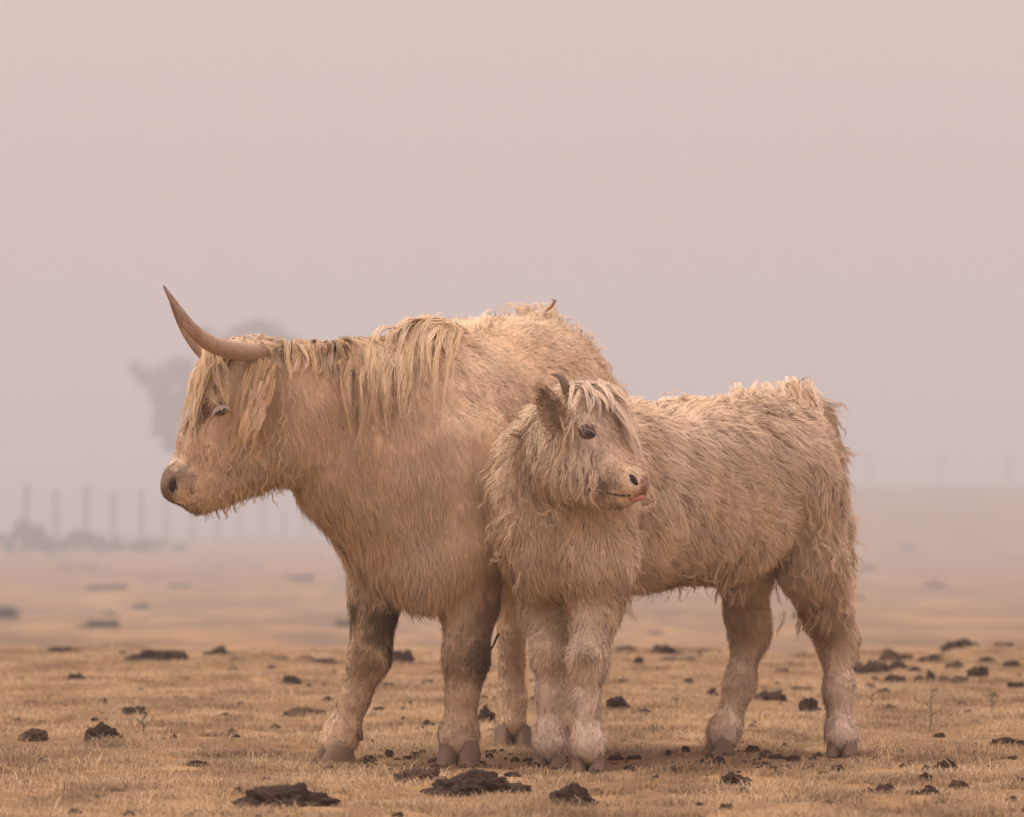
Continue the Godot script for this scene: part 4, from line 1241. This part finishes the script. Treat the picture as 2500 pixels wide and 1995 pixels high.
func ground(x: float, z: float) -> float:
	var d := 14.5 - z
	if d > 20.0: d -= smoothstep(20.0, 25.0, d) * (2.6 * noise.get_noise_1d(x * 0.5 + 4.0) + 1.2 * noise.get_noise_1d(x * 1.7))
	var y := 0.0
	for k in PROFILE.size() - 1:
		if d <= PROFILE[k + 1][0]:
			var t := clampf((d - PROFILE[k][0]) / (PROFILE[k + 1][0] - PROFILE[k][0]), 0.0, 1.0)
			y = lerpf(PROFILE[k][1], PROFILE[k + 1][1], t * t * (3.0 - 2.0 * t) if k > 0 and k < 5 else t)
			break
	y += smoothstep(-6.0, 9.0, x) * smoothstep(105.0, 205.0, d) * 2.1
	if d > 28.0:
		y += 0.12 * noise.get_noise_2d(x * 0.09, z * 0.06) * smoothstep(28.0, 50.0, d)
	return y

func relief(x: float, z: float) -> float:
	var fade := smoothstep(34.0, 26.0, 14.5 - z) * smoothstep(12.0, 6.0, absf(x))
	if fade <= 0.0: return 0.0
	return fade * (0.013 * noise.get_noise_2d(x * 1.9, z * 1.1) + 0.007 * noise.get_noise_2d(x * 7.0 + 9.0, z * 5.0) + 0.01 * noise.get_noise_2d(x * 0.6, z * 0.4))

# how bare the ground is, 0 grass to 1 soil
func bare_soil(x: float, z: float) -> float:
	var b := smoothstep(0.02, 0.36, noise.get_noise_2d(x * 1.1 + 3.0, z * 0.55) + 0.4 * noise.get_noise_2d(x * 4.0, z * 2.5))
	var under := 1.0 - Vector2((x - 0.28) / 0.75, (z - 0.05) / 0.75).length() + 0.5 * noise.get_noise_2d(x * 3.0, z * 3.0)  # darker, barer ellipse of ground round the hooves
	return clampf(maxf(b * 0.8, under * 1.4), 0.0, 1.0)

func build_ground() -> void:
	var rows := PackedFloat32Array()
	var d := -14.0
	while d < 640.0:
		rows.append(d)
		d += 1.5 if d < 9.0 else (0.065 if d < 28.5 else maxf(0.3, (d - 25.0) * 0.045))
	var xs := PackedFloat32Array()
	var x := 0.0
	var half := [0.0]
	while x < 220.0:
		x += 0.06 if x < 3.4 else maxf(0.1, (x - 2.8) * 0.14)
		half.append(x)
	for k in range(half.size() - 1, 0, -1): xs.append(-half[k])
	for h in half: xs.append(h)
	var v := PackedVector3Array()
	var c := PackedColorArray()
	var i := PackedInt32Array()
	for r in rows:
		for q in xs:
			var z: float = 14.5 - r
			v.append(Vector3(q, ground(q, z) + relief(q, z), z))
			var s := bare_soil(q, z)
			var t := 0.5 + 0.9 * noise.get_noise_2d(q * 2.3, z * 0.8 + 50.0)
			var base := Vector3(0.36, 0.235, 0.12).lerp(Vector3(0.47, 0.315, 0.17), clampf(t, 0, 1))
			if r > 27.0:
				base = base.lerp(Vector3(0.25, 0.175, 0.12), clampf(0.5 + 1.3 * noise.get_noise_2d(q * 0.5, z * 0.13) + 0.8 * noise.get_noise_2d(q * 1.9, z * 0.4), 0, 1))
				s *= 0.4
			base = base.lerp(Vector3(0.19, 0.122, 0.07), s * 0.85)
			c.append(col(base))
	var w := xs.size()
	for a in rows.size() - 1:
		for b in w - 1:
			var q := a * w + b
			i.append_array([q, q + w, q + 1, q + 1, q + w, q + w + 1])
	var o := inst("ground", arrays(v, smooth_normals(v, i), i, c), M.soil)
	tag(o, "dry trodden pasture", "", "", "structure")

func leaf_mass(blobs: Array, count: int, size: float) -> ArrayMesh:
	var v := PackedVector3Array()
	var n := PackedVector3Array()
	var i := PackedInt32Array()
	var total := 0.0
	for b in blobs: total += pow(b[1], 2.0)
	for b in blobs:
		var m := int(count * pow(b[1], 2.0) / total)
		for k in m:
			var dir := rvec().normalized()
			var p: Vector3 = b[0] + dir * b[1] * pow(rng.randf(), 0.6) * (1.0 + 0.4 * noise.get_noise_3dv(dir * 2.0 + b[0]))
			var a := rvec().normalized() * size * rnd(0.6, 1.3)
			var s := a.cross(rvec()).normalized() * size * 0.5
			var q := v.size()
			v.append_array([p - a, p + s, p + a, p - s])
			var nn := a.cross(s).normalized()
			n.append_array([nn, nn, nn, nn])
			i.append_array([q, q + 1, q + 2, q, q + 2, q + 3])
	return arrays(v, n, i)

func build_background() -> void:
	smoke()
	# the lone tree
	var tx := -5.6
	var tz := -155.5
	var base := Vector3(tx, ground(tx, tz), tz)
	var t := thing("tree", base, "hazy broad-crowned tree standing alone behind the cow's head", "tree")
	var off := Vector3.ZERO
	var blobs := []
	for b in TREE:
		var mid := Vector3(b[0], b[1], tz + rnd(-0.8, 0.8)) - base
		blobs.append([mid, b[2] * 0.85])
	var main := blobs.duplicate()
	for b in main:
		for q in 5: blobs.append([b[0] + rvec().normalized() * b[1] * rnd(0.8, 1.25), b[1] * rnd(0.2, 0.42)])
	var trunk := inst("trunk", tube(curve_points([Vector3(0, -0.2, 0), Vector3(-0.1, 1.1, 0), Vector3(-0.3, 2.6, 0.1), Vector3(-1.6, 4.4, 0)], 12), [0.32, 0.24, 0.19, 0.08], 10, 0.2), M.bark, t)
	trunk.position = off
	for b in main:
		var s := Vector3(-0.2, clampf(b[0].y - 1.2, 1.4, 3.5), 0)
		inst("limb", tube(curve_points([s, s.lerp(b[0], 0.5) + Vector3(0, 0.15, 0), b[0]], 8), [0.1, 0.06, 0.02], 7, 0.2), M.bark, t)
	var crown := inst("crown", leaf_mass(blobs, 13000, 0.1), M.leaf, t)
	crown.set_meta("kind", "stuff")

	# low shrubs at the foot of the fence
	var said := ["dark low shrub at the outer end of the hazy fence", "dark rounded shrub behind the hazy fence posts", "small dark shrub between hazy fence posts", "thin straggling shrub lowest along the hazy fence"]
	for k in SHRUBS.size():
		var b: Array = SHRUBS[k]
		var at := Vector3(b[0], ground(b[0], b[1]), b[1])
		var s := thing(numbered("shrub", k), at, said[k], "shrub", "shrubs along the hazy fence")
		var bl := []
		for q in 15:
			var px := rnd(-0.75, 0.75)
			bl.append([Vector3(px * b[2], rnd(0.1, 0.85) * b[3] * (1.0 - 0.6 * absf(px)), rnd(-0.3, 0.3)), b[3] * rnd(0.12, 0.3)])
		inst("stem", tube(curve_points([Vector3(0, -0.1, 0), Vector3(0.03, b[3] * 0.3, 0), Vector3(0, b[3] * 0.6, 0)], 5), [0.05, 0.035, 0.02], 6), M.bark, s)
		var f := inst("foliage", leaf_mass(bl, 2600, 0.06), M.leaf, s)
		f.set_meta("kind", "stuff")

	fence(FENCE_POSTS, 1.85, 0.085, "tall hazy fence of dark wooden posts running behind the cow's head", "fence")
	fence(RIDGE_POSTS, 1.4, 0.05, "faint thin-posted wire fence along the far ridge", "fence_001")

func smoke() -> void:
	var f := FogVolume.new()
	f.shape = RenderingServer.FOG_VOLUME_SHAPE_BOX
	f.size = Vector3(420, 13, 602)
	var m := FogMaterial.new()
	m.density = SMOKE
	m.albedo = lin(SMOKE_COLOR)
	f.material = m
	put(f, "smoke")
	f.position = Vector3(0, 2, -320)
	tag(f, "thin bank of wildfire smoke lying over the far pasture", "smoke", "", "stuff")

func fence(posts: Array, high: float, r: float, label: String, called: String) -> void:
	var p0 := Vector3(posts[0][0], ground(posts[0][0], posts[0][1]), posts[0][1])
	var f := thing(called, p0, label, "fence")
	var tops := []
	for p in posts:
		var at := Vector3(p[0], ground(p[0], p[1]), p[1]) - p0
		var h := high * rnd(0.93, 1.06)
		var lean := Vector3(rnd(-0.04, 0.04), 0, rnd(-0.04, 0.04))
		inst("post", tube(PackedVector3Array([at - Vector3(0, 0.3, 0), at + Vector3(0, h * 0.5, 0) + lean * 0.5, at + Vector3(0, h - 0.02, 0) + lean, at + Vector3(0, h, 0) + lean]), [r, r * 0.95, r * 0.9, r * 0.5], 9, 0.15), M.post, f)
		tops.append(at)
	for w in 4:
		var line := PackedVector3Array()
		for at in tops: line.append(at + Vector3(0, high * (0.25 + 0.22 * w), r + 0.004))
		inst("wire", tube(line, [0.006, 0.006], 5), M.wire, f)

func clod_mesh(sd: int, tall: float, rough: float, rings: int) -> ArrayMesh:
	var v := PackedVector3Array()
	var i := PackedInt32Array()
	var seg := rings * 2
	var o := Vector3(sd * 3.7, sd * 1.3, sd * 2.1)
	for a in rings + 1:
		for b in seg + 1:
			var t := PI * a / rings
			var f := TAU * (b % seg) / seg
			var dd := Vector3(sin(t) * cos(f), cos(t), sin(t) * sin(f))
			var s := 1.0 + rough * (0.75 * noise.get_noise_3dv(dd * 1.1 + o) + 0.5 * noise.get_noise_3dv(dd * 2.7 + o * 1.4) + 0.34 * absf(noise.get_noise_3dv(dd * 6.5 + o)) + 0.2 * noise.get_noise_3dv(dd * 15.0 + o))
			var p := dd * s * 0.5
			p.y = maxf(p.y * 2.0 * tall, -0.12)
			v.append(p)
	for a in rings:
		for b in seg:
			var q := a * (seg + 1) + b
			i.append_array([q, q + 1, q + seg + 1, q + 1, q + seg + 2, q + seg + 1])
	return arrays(v, smooth_normals(v, i), i)

func build_dung() -> void:
	var kinds := []
	for k in 8: kinds.append(clod_mesh(k + 20, 1.0, 0.75, 13))
	var n := 0
	for d in DUNG:
		var big: bool = d[4] != ""
		var o := MeshInstance3D.new()
		o.mesh = clod_mesh(n + 60, 1.0, 0.62, 34) if big else kinds[n % 8]
		o.material_override = M.dung_old if (d[5] if d.size() > 5 else n % 5 == 3) else M.dung
		put(o, numbered("dung_pat", n))
		o.position = Vector3(d[0], ground(d[0], d[1]) + relief(d[0], d[1]) - 0.002, d[1])
		o.scale = Vector3(d[2], d[3], d[2] * rnd(0.7, 1.0))
		o.rotation.y = 0.0 if big else rnd(0, TAU)
		if big: tag(o, d[4], "dung")
		elif d[3] > 0.05 or d[1] < -7.0: tag(o, "dark weathered dung pat, blurred, between the cattle and the crest of the pasture", "dung", "dung pats behind the cattle")
		else: tag(o, "small dark dung clod lying loose in the short dry grass", "dung", "small dung clods in the grass")
		n += 1
	for k in 46:
		var dd := rnd(42, 130)
		var x := rnd(-0.11, 0.11) * dd
		var z := 14.5 - dd
		var o := MeshInstance3D.new()
		o.mesh = kinds[k % 8]
		o.material_override = M.dung
		put(o, numbered("dung_pat", n))
		var s := rnd(0.12, 0.38)
		o.position = Vector3(x, ground(x, z) - 0.01, z)
		o.scale = Vector3(s, s * rnd(0.12, 0.3), s)
		o.rotation.y = rnd(0, TAU)
		tag(o, "faint dung pat far off on the hazy pasture beyond the crest", "dung", "faint far dung pats")
		n += 1
	# crumbs too small to count
	var mm := MultiMesh.new()
	mm.transform_format = MultiMesh.TRANSFORM_3D
	mm.mesh = clod_mesh(7, 1.0, 0.8, 5)
	mm.instance_count = 700
	for k in 700:
		var dd := rnd(11.3, 27.0)
		var x := rnd(-1, 1) * (0.11 * dd + 0.6)
		var z := 14.5 - dd
		if noise.get_noise_2d(x * 0.9, z * 0.5 + 20.0) < -0.05 and rng.randf() < 0.7:
			x = rnd(-0.5, 1.2)
			z = rnd(-0.6, 0.8)
		var s := 0.007 + 0.02 * pow(rng.randf(), 3.0)
		var bs := Basis(Vector3.UP, rnd(0, TAU)).scaled(Vector3(s * rnd(1, 1.9), s * rnd(0.5, 1.0), s))
		mm.set_instance_transform(k, Transform3D(bs, Vector3(x, ground(x, z) + relief(x, z), z)))
	var mi := MultiMeshInstance3D.new()
	mi.multimesh = mm
	mi.material_override = M.dung
	put(mi, "dung_crumbs")
	tag(mi, "dark dung crumbs strewn through the dry grass", "dung crumbs", "", "stuff")

func build_small_things() -> void:
	# stick caught in the hair of the rump
	var a := Vector3(0.0989, 1.2844, -1.0000)
	var b := Vector3(0.1283, 1.3209, -1.0000)
	var st := thing("twig", a, "short brown stick caught in the hair on the cow's rump", "twig")
	inst("stick", tube(curve_points([Vector3(-0.012, -0.016, 0), Vector3.ZERO, (b - a) * 0.55 + Vector3(0.002, -0.002, 0), b - a], 10), [0.0055, 0.005, 0.0045, 0.005], 9, 0.2), M.twig, st)
	inst("stub", tube(PackedVector3Array([(b - a) * 0.95, (b - a) * 0.97 + Vector3(-0.01, 0.002, 0)]), [0.003, 0.0015], 7), M.twig, st)
	# thin weeds
	var k := 0
	for s in STALKS:
		var at := Vector3(s[0], ground(s[0], s[1]), s[1])
		var w := thing(numbered("weed", k), at, s[3], "weed", "thin weeds in the dry grass")
		var h: float = s[2]
		inst("stem", tube(curve_points([Vector3(0, -0.01, 0), Vector3(0.004, h * 0.4, 0), Vector3(0.001, h * 0.75, 0), Vector3(0.006, h, 0)], 10), [0.0022, 0.002, 0.0012], 7), M.stem, w)
		for q in 3:
			var y := h * (0.3 + 0.25 * q)
			var sg := -1.0 if q % 2 else 1.0
			inst("leaf", tube(curve_points([Vector3(0.002, y, 0), Vector3(sg * 0.012, y + 0.014, 0.002), Vector3(sg * 0.02, y + 0.02, 0.004)], 6), [0.001, 0.002, 0.0004], 6), M.stem, w)
		k += 1

func tuft_mesh(blades: int, high: float, flat: float, spread: float) -> ArrayMesh:
	var v := PackedVector3Array()
	var n := PackedVector3Array()
	var c := PackedColorArray()
	var i := PackedInt32Array()
	for b in blades:
		var r := Vector3(rnd(-1, 1), 0, rnd(-1, 1)) * spread
		var an := rnd(0, TAU)
		var out := Vector3(cos(an), 0, sin(an))
		var h := high * rnd(0.5, 1.15)
		var bend := rnd(0.3, 1.0) * flat
		var s := Vector3(-out.z, 0, out.x) * rnd(0.0008, 0.0015)
		var tone := rnd(0.75, 1.2)
		var q := v.size()
		for k in 4:
			var t := k / 3.0
			var p := r + Vector3(0, h * t * (1.0 - 0.55 * bend * t), 0) + out * h * bend * t * t + Vector3(rnd(-0.002, 0.002), -0.004 if k == 0 else 0.0, rnd(-0.002, 0.002))
			v.append_array([p - s * (1.0 - 0.8 * t), p + s * (1.0 - 0.8 * t)])
			var nn := (out * -0.4 + Vector3(0, 0.9, 0) + rvec() * 0.3).normalized()
			n.append_array([nn, nn])
			c.append_array([Color(tone, tone, tone), Color(tone, tone, tone)])
		for k in 3:
			var e := q + k * 2
			i.append_array([e, e + 2, e + 1, e + 1, e + 2, e + 3])
	return arrays(v, n, i, c)

func build_grass() -> void:
	var kinds := [[tuft_mesh(16, 0.028, 1.2, 0.03), 24000, "dry_grass"], [tuft_mesh(18, 0.045, 2.2, 0.045), 24000, "flattened_straw"], [tuft_mesh(11, 0.03, 0.6, 0.014), 420, "green_grass"]]
	for kd in kinds:
		var places: Array[Transform3D] = []
		var tint := PackedColorArray()
		var green: bool = kd[2] == "green_grass"
		while places.size() < kd[1]:
			var dd := 11.2 + 17.5 * pow(rng.randf(), 1.0)
			var x := rnd(-1, 1) * (0.112 * dd + 0.7)
			var z := 14.5 - dd
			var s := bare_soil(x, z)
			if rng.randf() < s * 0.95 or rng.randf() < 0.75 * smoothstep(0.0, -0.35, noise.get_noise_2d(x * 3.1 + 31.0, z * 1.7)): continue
			if green and noise.get_noise_2d(x * 1.5 + 70.0, z) < 0.05: continue
			var k := rnd(0.5, 1.2) * (1.0 - 0.35 * s) * (1.0 + 0.9 * noise.get_noise_2d(x * 4.0, z * 3.0 + 9.0))
			places.append(Transform3D(Basis(Vector3.UP, rnd(0, TAU)).scaled(Vector3(k, k * rnd(0.7, 1.2), k)), Vector3(x, ground(x, z) + relief(x, z), z)))
			var t := clampf(0.5 + 1.1 * noise.get_noise_2d(x * 1.6 + 15.0, z * 0.8) + rnd(-0.3, 0.3), 0, 1)
			var base := Vector3(0.30, 0.21, 0.125).lerp(Vector3(0.58, 0.44, 0.28), t)
			if green: base = Vector3(0.19, 0.18, 0.075).lerp(Vector3(0.3, 0.26, 0.11), t)
			tint.append(col(base))
		var mm := MultiMesh.new()
		mm.transform_format = MultiMesh.TRANSFORM_3D
		mm.use_colors = true
		mm.mesh = kd[0]
		mm.instance_count = places.size()
		for k in places.size():
			mm.set_instance_transform(k, places[k])
			mm.set_instance_color(k, tint[k])
		var mi := MultiMeshInstance3D.new()
		mi.multimesh = mm
		mi.material_override = M.grass
		put(mi, kd[2])
		tag(mi, {"dry_grass": "short dry straw-coloured grass standing over the pasture", "flattened_straw": "flattened dead straw lying over the pasture", "green_grass": "sparse green grass sprouting among the straw"}[kd[2]], "grass", "", "stuff")

const DUNG := [
	[-0.535, 2.201, 0.1988, 0.0459, "broad flat dark dung pat with a low domed top, alone in bright straw", false],
	[-0.084, 1.703, 0.2016, 0.0530, "largest lumpy dung heap, dark brown, in front of the cow's hooves", false],
	[-0.236, 1.146, 0.1331, 0.0377, "lighter crumbly brown dung heap touching the largest heap", true],
	[0.141, 2.104, 0.0906, 0.0391, "log-shaped black dung lump with one raised end below the calf", false],
	[-1.235, -1.388, 0.1162, 0.0449, "knobbly dark dung heap left alone beyond the cow's stepping foreleg", false],
	[-1.460, -1.534, 0.0800, 0.0293, "small rounded brown dung pat beside the knobbly heap", true],
	[1.156, 0.485, 0.0606, 0.0303, "black pointed dung clod highest of the loose cluster", false],
	[1.051, 1.096, 0.0446, 0.0201, "flat-topped black dung clod in the loose cluster", false],
	[1.105, 1.495, 0.0519, 0.0281, "brown rounded dung clod in the loose cluster", true],
	[1.008, 1.823, 0.0453, 0.0211, "ragged black dung clod lowest of the loose cluster", false],
	[0.568, 1.112, 0.0779, 0.0289, "ragged dark dung clod in front of the calf's hind hooves", false],
	[1.481, -1.193, 0.1017, 0.0261, "long low dark dung pat beyond the loose cluster", false],
	[0.374, -4.106, 0.0835, 0.0464, "black domed dung pat just behind the calf's front hooves", false],
	[-1.679, -10.482, 0.2386, 0.0498, "long dark blurred dung mound near the crest of the pasture", false],
	[-1.477, -11.967, 0.1364, 0.0528, "dark blurred dung mound with a peaked top near the crest", false],
	[2.534, -14.949, 0.2080, 0.0636, "dark blurred slanting dung mound on the crest behind the calf", false],
	[-2.308, -12.458, 0.1735, 0.0208, ""],
	[-0.912, -7.083, 0.0890, 0.0297, ""],
	[-0.704, -3.325, 0.1376, 0.0275, ""],
	[-1.300, -3.534, 0.0774, 0.0310, ""],
	[-0.274, -2.595, 0.0470, 0.0235, ""],
	[-0.083, -3.042, 0.0542, 0.0392, ""],
	[0.447, -3.505, 0.0696, 0.0216, ""],
	[0.594, -12.596, 0.1396, 0.0326, ""],
	[0.775, -12.514, 0.1276, 0.0371, ""],
	[0.582, -9.537, 0.0578, 0.0372, ""],
	[0.765, -10.251, 0.2123, 0.0255, ""],
	[1.886, -13.048, 0.1372, 0.0449, ""],
	[1.807, -10.660, 0.1123, 0.0519, ""],
	[1.586, -8.469, 0.1813, 0.0394, ""],
	[1.571, -7.101, 0.1113, 0.0334, ""],
	[1.719, -7.108, 0.0408, 0.0408, ""],
	[1.667, -6.992, 0.0517, 0.0240, ""],
	[1.772, -7.049, 0.0555, 0.0222, ""],
	[1.961, -7.654, 0.1046, 0.0457, ""],
	[2.621, -13.391, 0.1006, 0.0311, ""],
	[0.563, 0.174, 0.0554, 0.0209, ""],
	[0.517, 0.116, 0.0309, 0.0124, ""],
	[0.718, -0.392, 0.0384, 0.0192, ""],
	[0.862, 1.768, 0.0328, 0.0120, ""],
	[0.495, 2.406, 0.0312, 0.0145, ""],
	[1.040, -3.915, 0.0791, 0.0395, ""],
	[0.949, -4.967, 0.1336, 0.0334, ""],
	[1.139, -6.001, 0.0792, 0.0264, ""],
	[0.758, -5.344, 0.0443, 0.0290, ""],
	[1.327, -4.023, 0.0557, 0.0159, ""],
	[0.785, -2.604, 0.0382, 0.0132, ""],
	[0.690, 0.859, 0.0234, 0.0117, ""],
	[0.802, -0.927, 0.0239, 0.0119, ""],
	[0.443, -0.378, 0.0230, 0.0153, ""],
	[-1.822, -7.464, 0.0792, 0.0302, ""],
	[-0.906, -3.158, 0.0834, 0.0182, ""],
	[-0.766, -2.532, 0.0322, 0.0161, ""],
	[-0.882, -1.958, 0.0368, 0.0127, ""],
	[-0.857, 0.184, 0.0590, 0.0160, ""],
	[-0.386, 0.373, 0.0546, 0.0170, ""],
	[-0.525, -9.941, 0.1175, 0.0567, ""],
	[-0.884, -9.828, 0.1774, 0.0230, ""],
	[-0.993, -10.895, 0.0873, 0.0262, ""],
	[-1.111, -10.711, 0.0780, 0.0238, ""],
	[-1.298, -10.375, 0.1175, 0.0214, ""],
	[-1.284, 0.117, 0.0371, 0.0111, ""],
	[-0.942, 1.108, 0.0253, 0.0104, ""],
	[-0.977, 2.052, 0.0257, 0.0096, ""],
	[-0.782, -0.460, 0.0231, 0.0116, ""],
	[-0.514, -6.742, 0.1094, 0.0182, ""],
	[-0.346, -7.038, 0.0629, 0.0185, ""],
	[0.800, -3.836, 0.0410, 0.0158, ""],
	[0.606, -4.791, 0.0597, 0.0149, ""],
	[1.514, -5.734, 0.0417, 0.0156, ""],
	[1.981, -7.035, 0.0740, 0.0166, ""],
	[1.595, -3.827, 0.0409, 0.0126, ""],
	[1.126, -2.966, 0.0330, 0.0135, ""],
	[-0.475, -0.192, 0.0303, 0.0101, ""],
	[-0.637, 0.886, 0.0351, 0.0094, ""],
	[-0.289, -0.195, 0.0328, 0.0114, ""],
	[0.052, 0.886, 0.0281, 0.0105, ""],
	[0.372, 0.889, 0.0257, 0.0094, ""],
	[0.840, 0.886, 0.0257, 0.0105, ""],
	[1.080, -0.192, 0.0303, 0.0101, ""],
	[1.282, 0.366, 0.0291, 0.0109, ""],
	[1.187, 2.029, 0.0279, 0.0107, ""],
	[0.336, -0.193, 0.0253, 0.0114, ""],
	[0.523, -1.457, 0.0302, 0.0110, ""],
	[1.202, -8.720, 0.0718, 0.0180, ""],
	[1.444, -11.585, 0.0986, 0.0202, ""],
	[-1.249, -5.301, 0.0612, 0.0136, ""],
	[-1.774, -4.783, 0.0497, 0.0133, ""],
	[-1.283, 0.888, 0.0304, 0.0094, ""],
	[-0.676, -4.780, 0.0398, 0.0133, ""],
	[0.735, 2.238, 0.0232, 0.0095, ""],
	[1.921, -11.176, 0.0882, 0.0309, ""],
	[1.980, -10.322, 0.1066, 0.0298, ""],
	[1.992, -9.124, 0.0893, 0.0264, ""],
	[2.238, -10.322, 0.1066, 0.0298, ""],
	[2.249, -9.132, 0.0893, 0.0284, ""],
	[1.725, -8.991, 0.0968, 0.0303, ""],
	[1.754, -8.390, 0.0708, 0.0256, ""],
	[1.827, -6.935, 0.0736, 0.0239, ""],
	[2.013, -6.449, 0.0648, 0.0234, ""],
	[1.425, -6.440, 0.0540, 0.0216, ""],
	[1.433, -5.749, 0.0591, 0.0191, ""],
	[1.805, -5.312, 0.0613, 0.0170, ""],
	[1.553, -9.274, 0.0817, 0.0265, ""],
	[0.977, -12.353, 0.1107, 0.0231, ""],
	[0.911, -7.046, 0.0666, 0.0204, ""],
	[1.652, -11.152, 0.0969, 0.0242, ""],
	[0.243, 2.435, 0.0270, 0.0104, ""],
	[-0.896, -0.801, 0.0289, 0.0118, ""],
	[-1.101, 1.371, 0.0248, 0.0090, ""]]
const TREE := [[-8.65, 6.52, 0.77], [-7.73, 6.56, 0.65], [-9.58, 6.05, 0.69], [-11.96, 5.33, 0.37], [-11.27, 5.36, 0.55], [-10.73, 5.59, 0.46], [-10.96, 4.36, 0.74], [-11.27, 3.75, 0.55], [-10.50, 3.36, 0.58], [-8.81, 5.21, 1.08], [-7.35, 5.75, 0.71], [-7.96, 4.29, 0.98], [-9.65, 4.44, 0.86], [-11.04, 3.13, 0.37], [-7.04, 6.21, 0.37], [-9.96, 6.67, 0.34], [-12.19, 5.55, 0.22], [-11.50, 4.75, 0.40], [-10.27, 5.05, 0.62], [-8.19, 6.90, 0.37]]
const SHRUBS := [[-13.27, -127.50, 1.67, 0.83], [-11.89, -129.50, 1.56, 0.67], [-10.93, -131.50, 1.19, 0.50], [-10.01, -133.50, 1.07, 0.36]]
const FENCE_POSTS := [[-14.99, -137.50], [-14.59, -143.01], [-14.18, -148.73], [-13.75, -154.65], [-13.31, -160.78], [-12.85, -167.14], [-12.38, -173.73], [-11.88, -180.55], [-11.37, -187.63], [-10.85, -194.96], [-10.30, -202.56], [-9.73, -210.43], [-9.14, -218.59], [-8.53, -227.04], [-7.90, -235.80]]
const RIDGE_POSTS := [[5.79, -193.50], [8.57, -193.50], [11.38, -193.50], [14.16, -193.50], [16.99, -193.50], [19.72, -193.50], [22.45, -193.50]]
const STALKS := [[1.342, -2.364, 0.118, "tall thin green weed stem rising from the straw behind the calf"],
	[1.281, -4.243, 0.050, "short green weed with forked leaves beside the calf's rear hoof"],
	[1.667, -3.780, 0.070, "thin green weed near the long low dung pat"],
	[-1.158, -1.952, 0.055, "faint green weed near the knobbly dung heap"]]
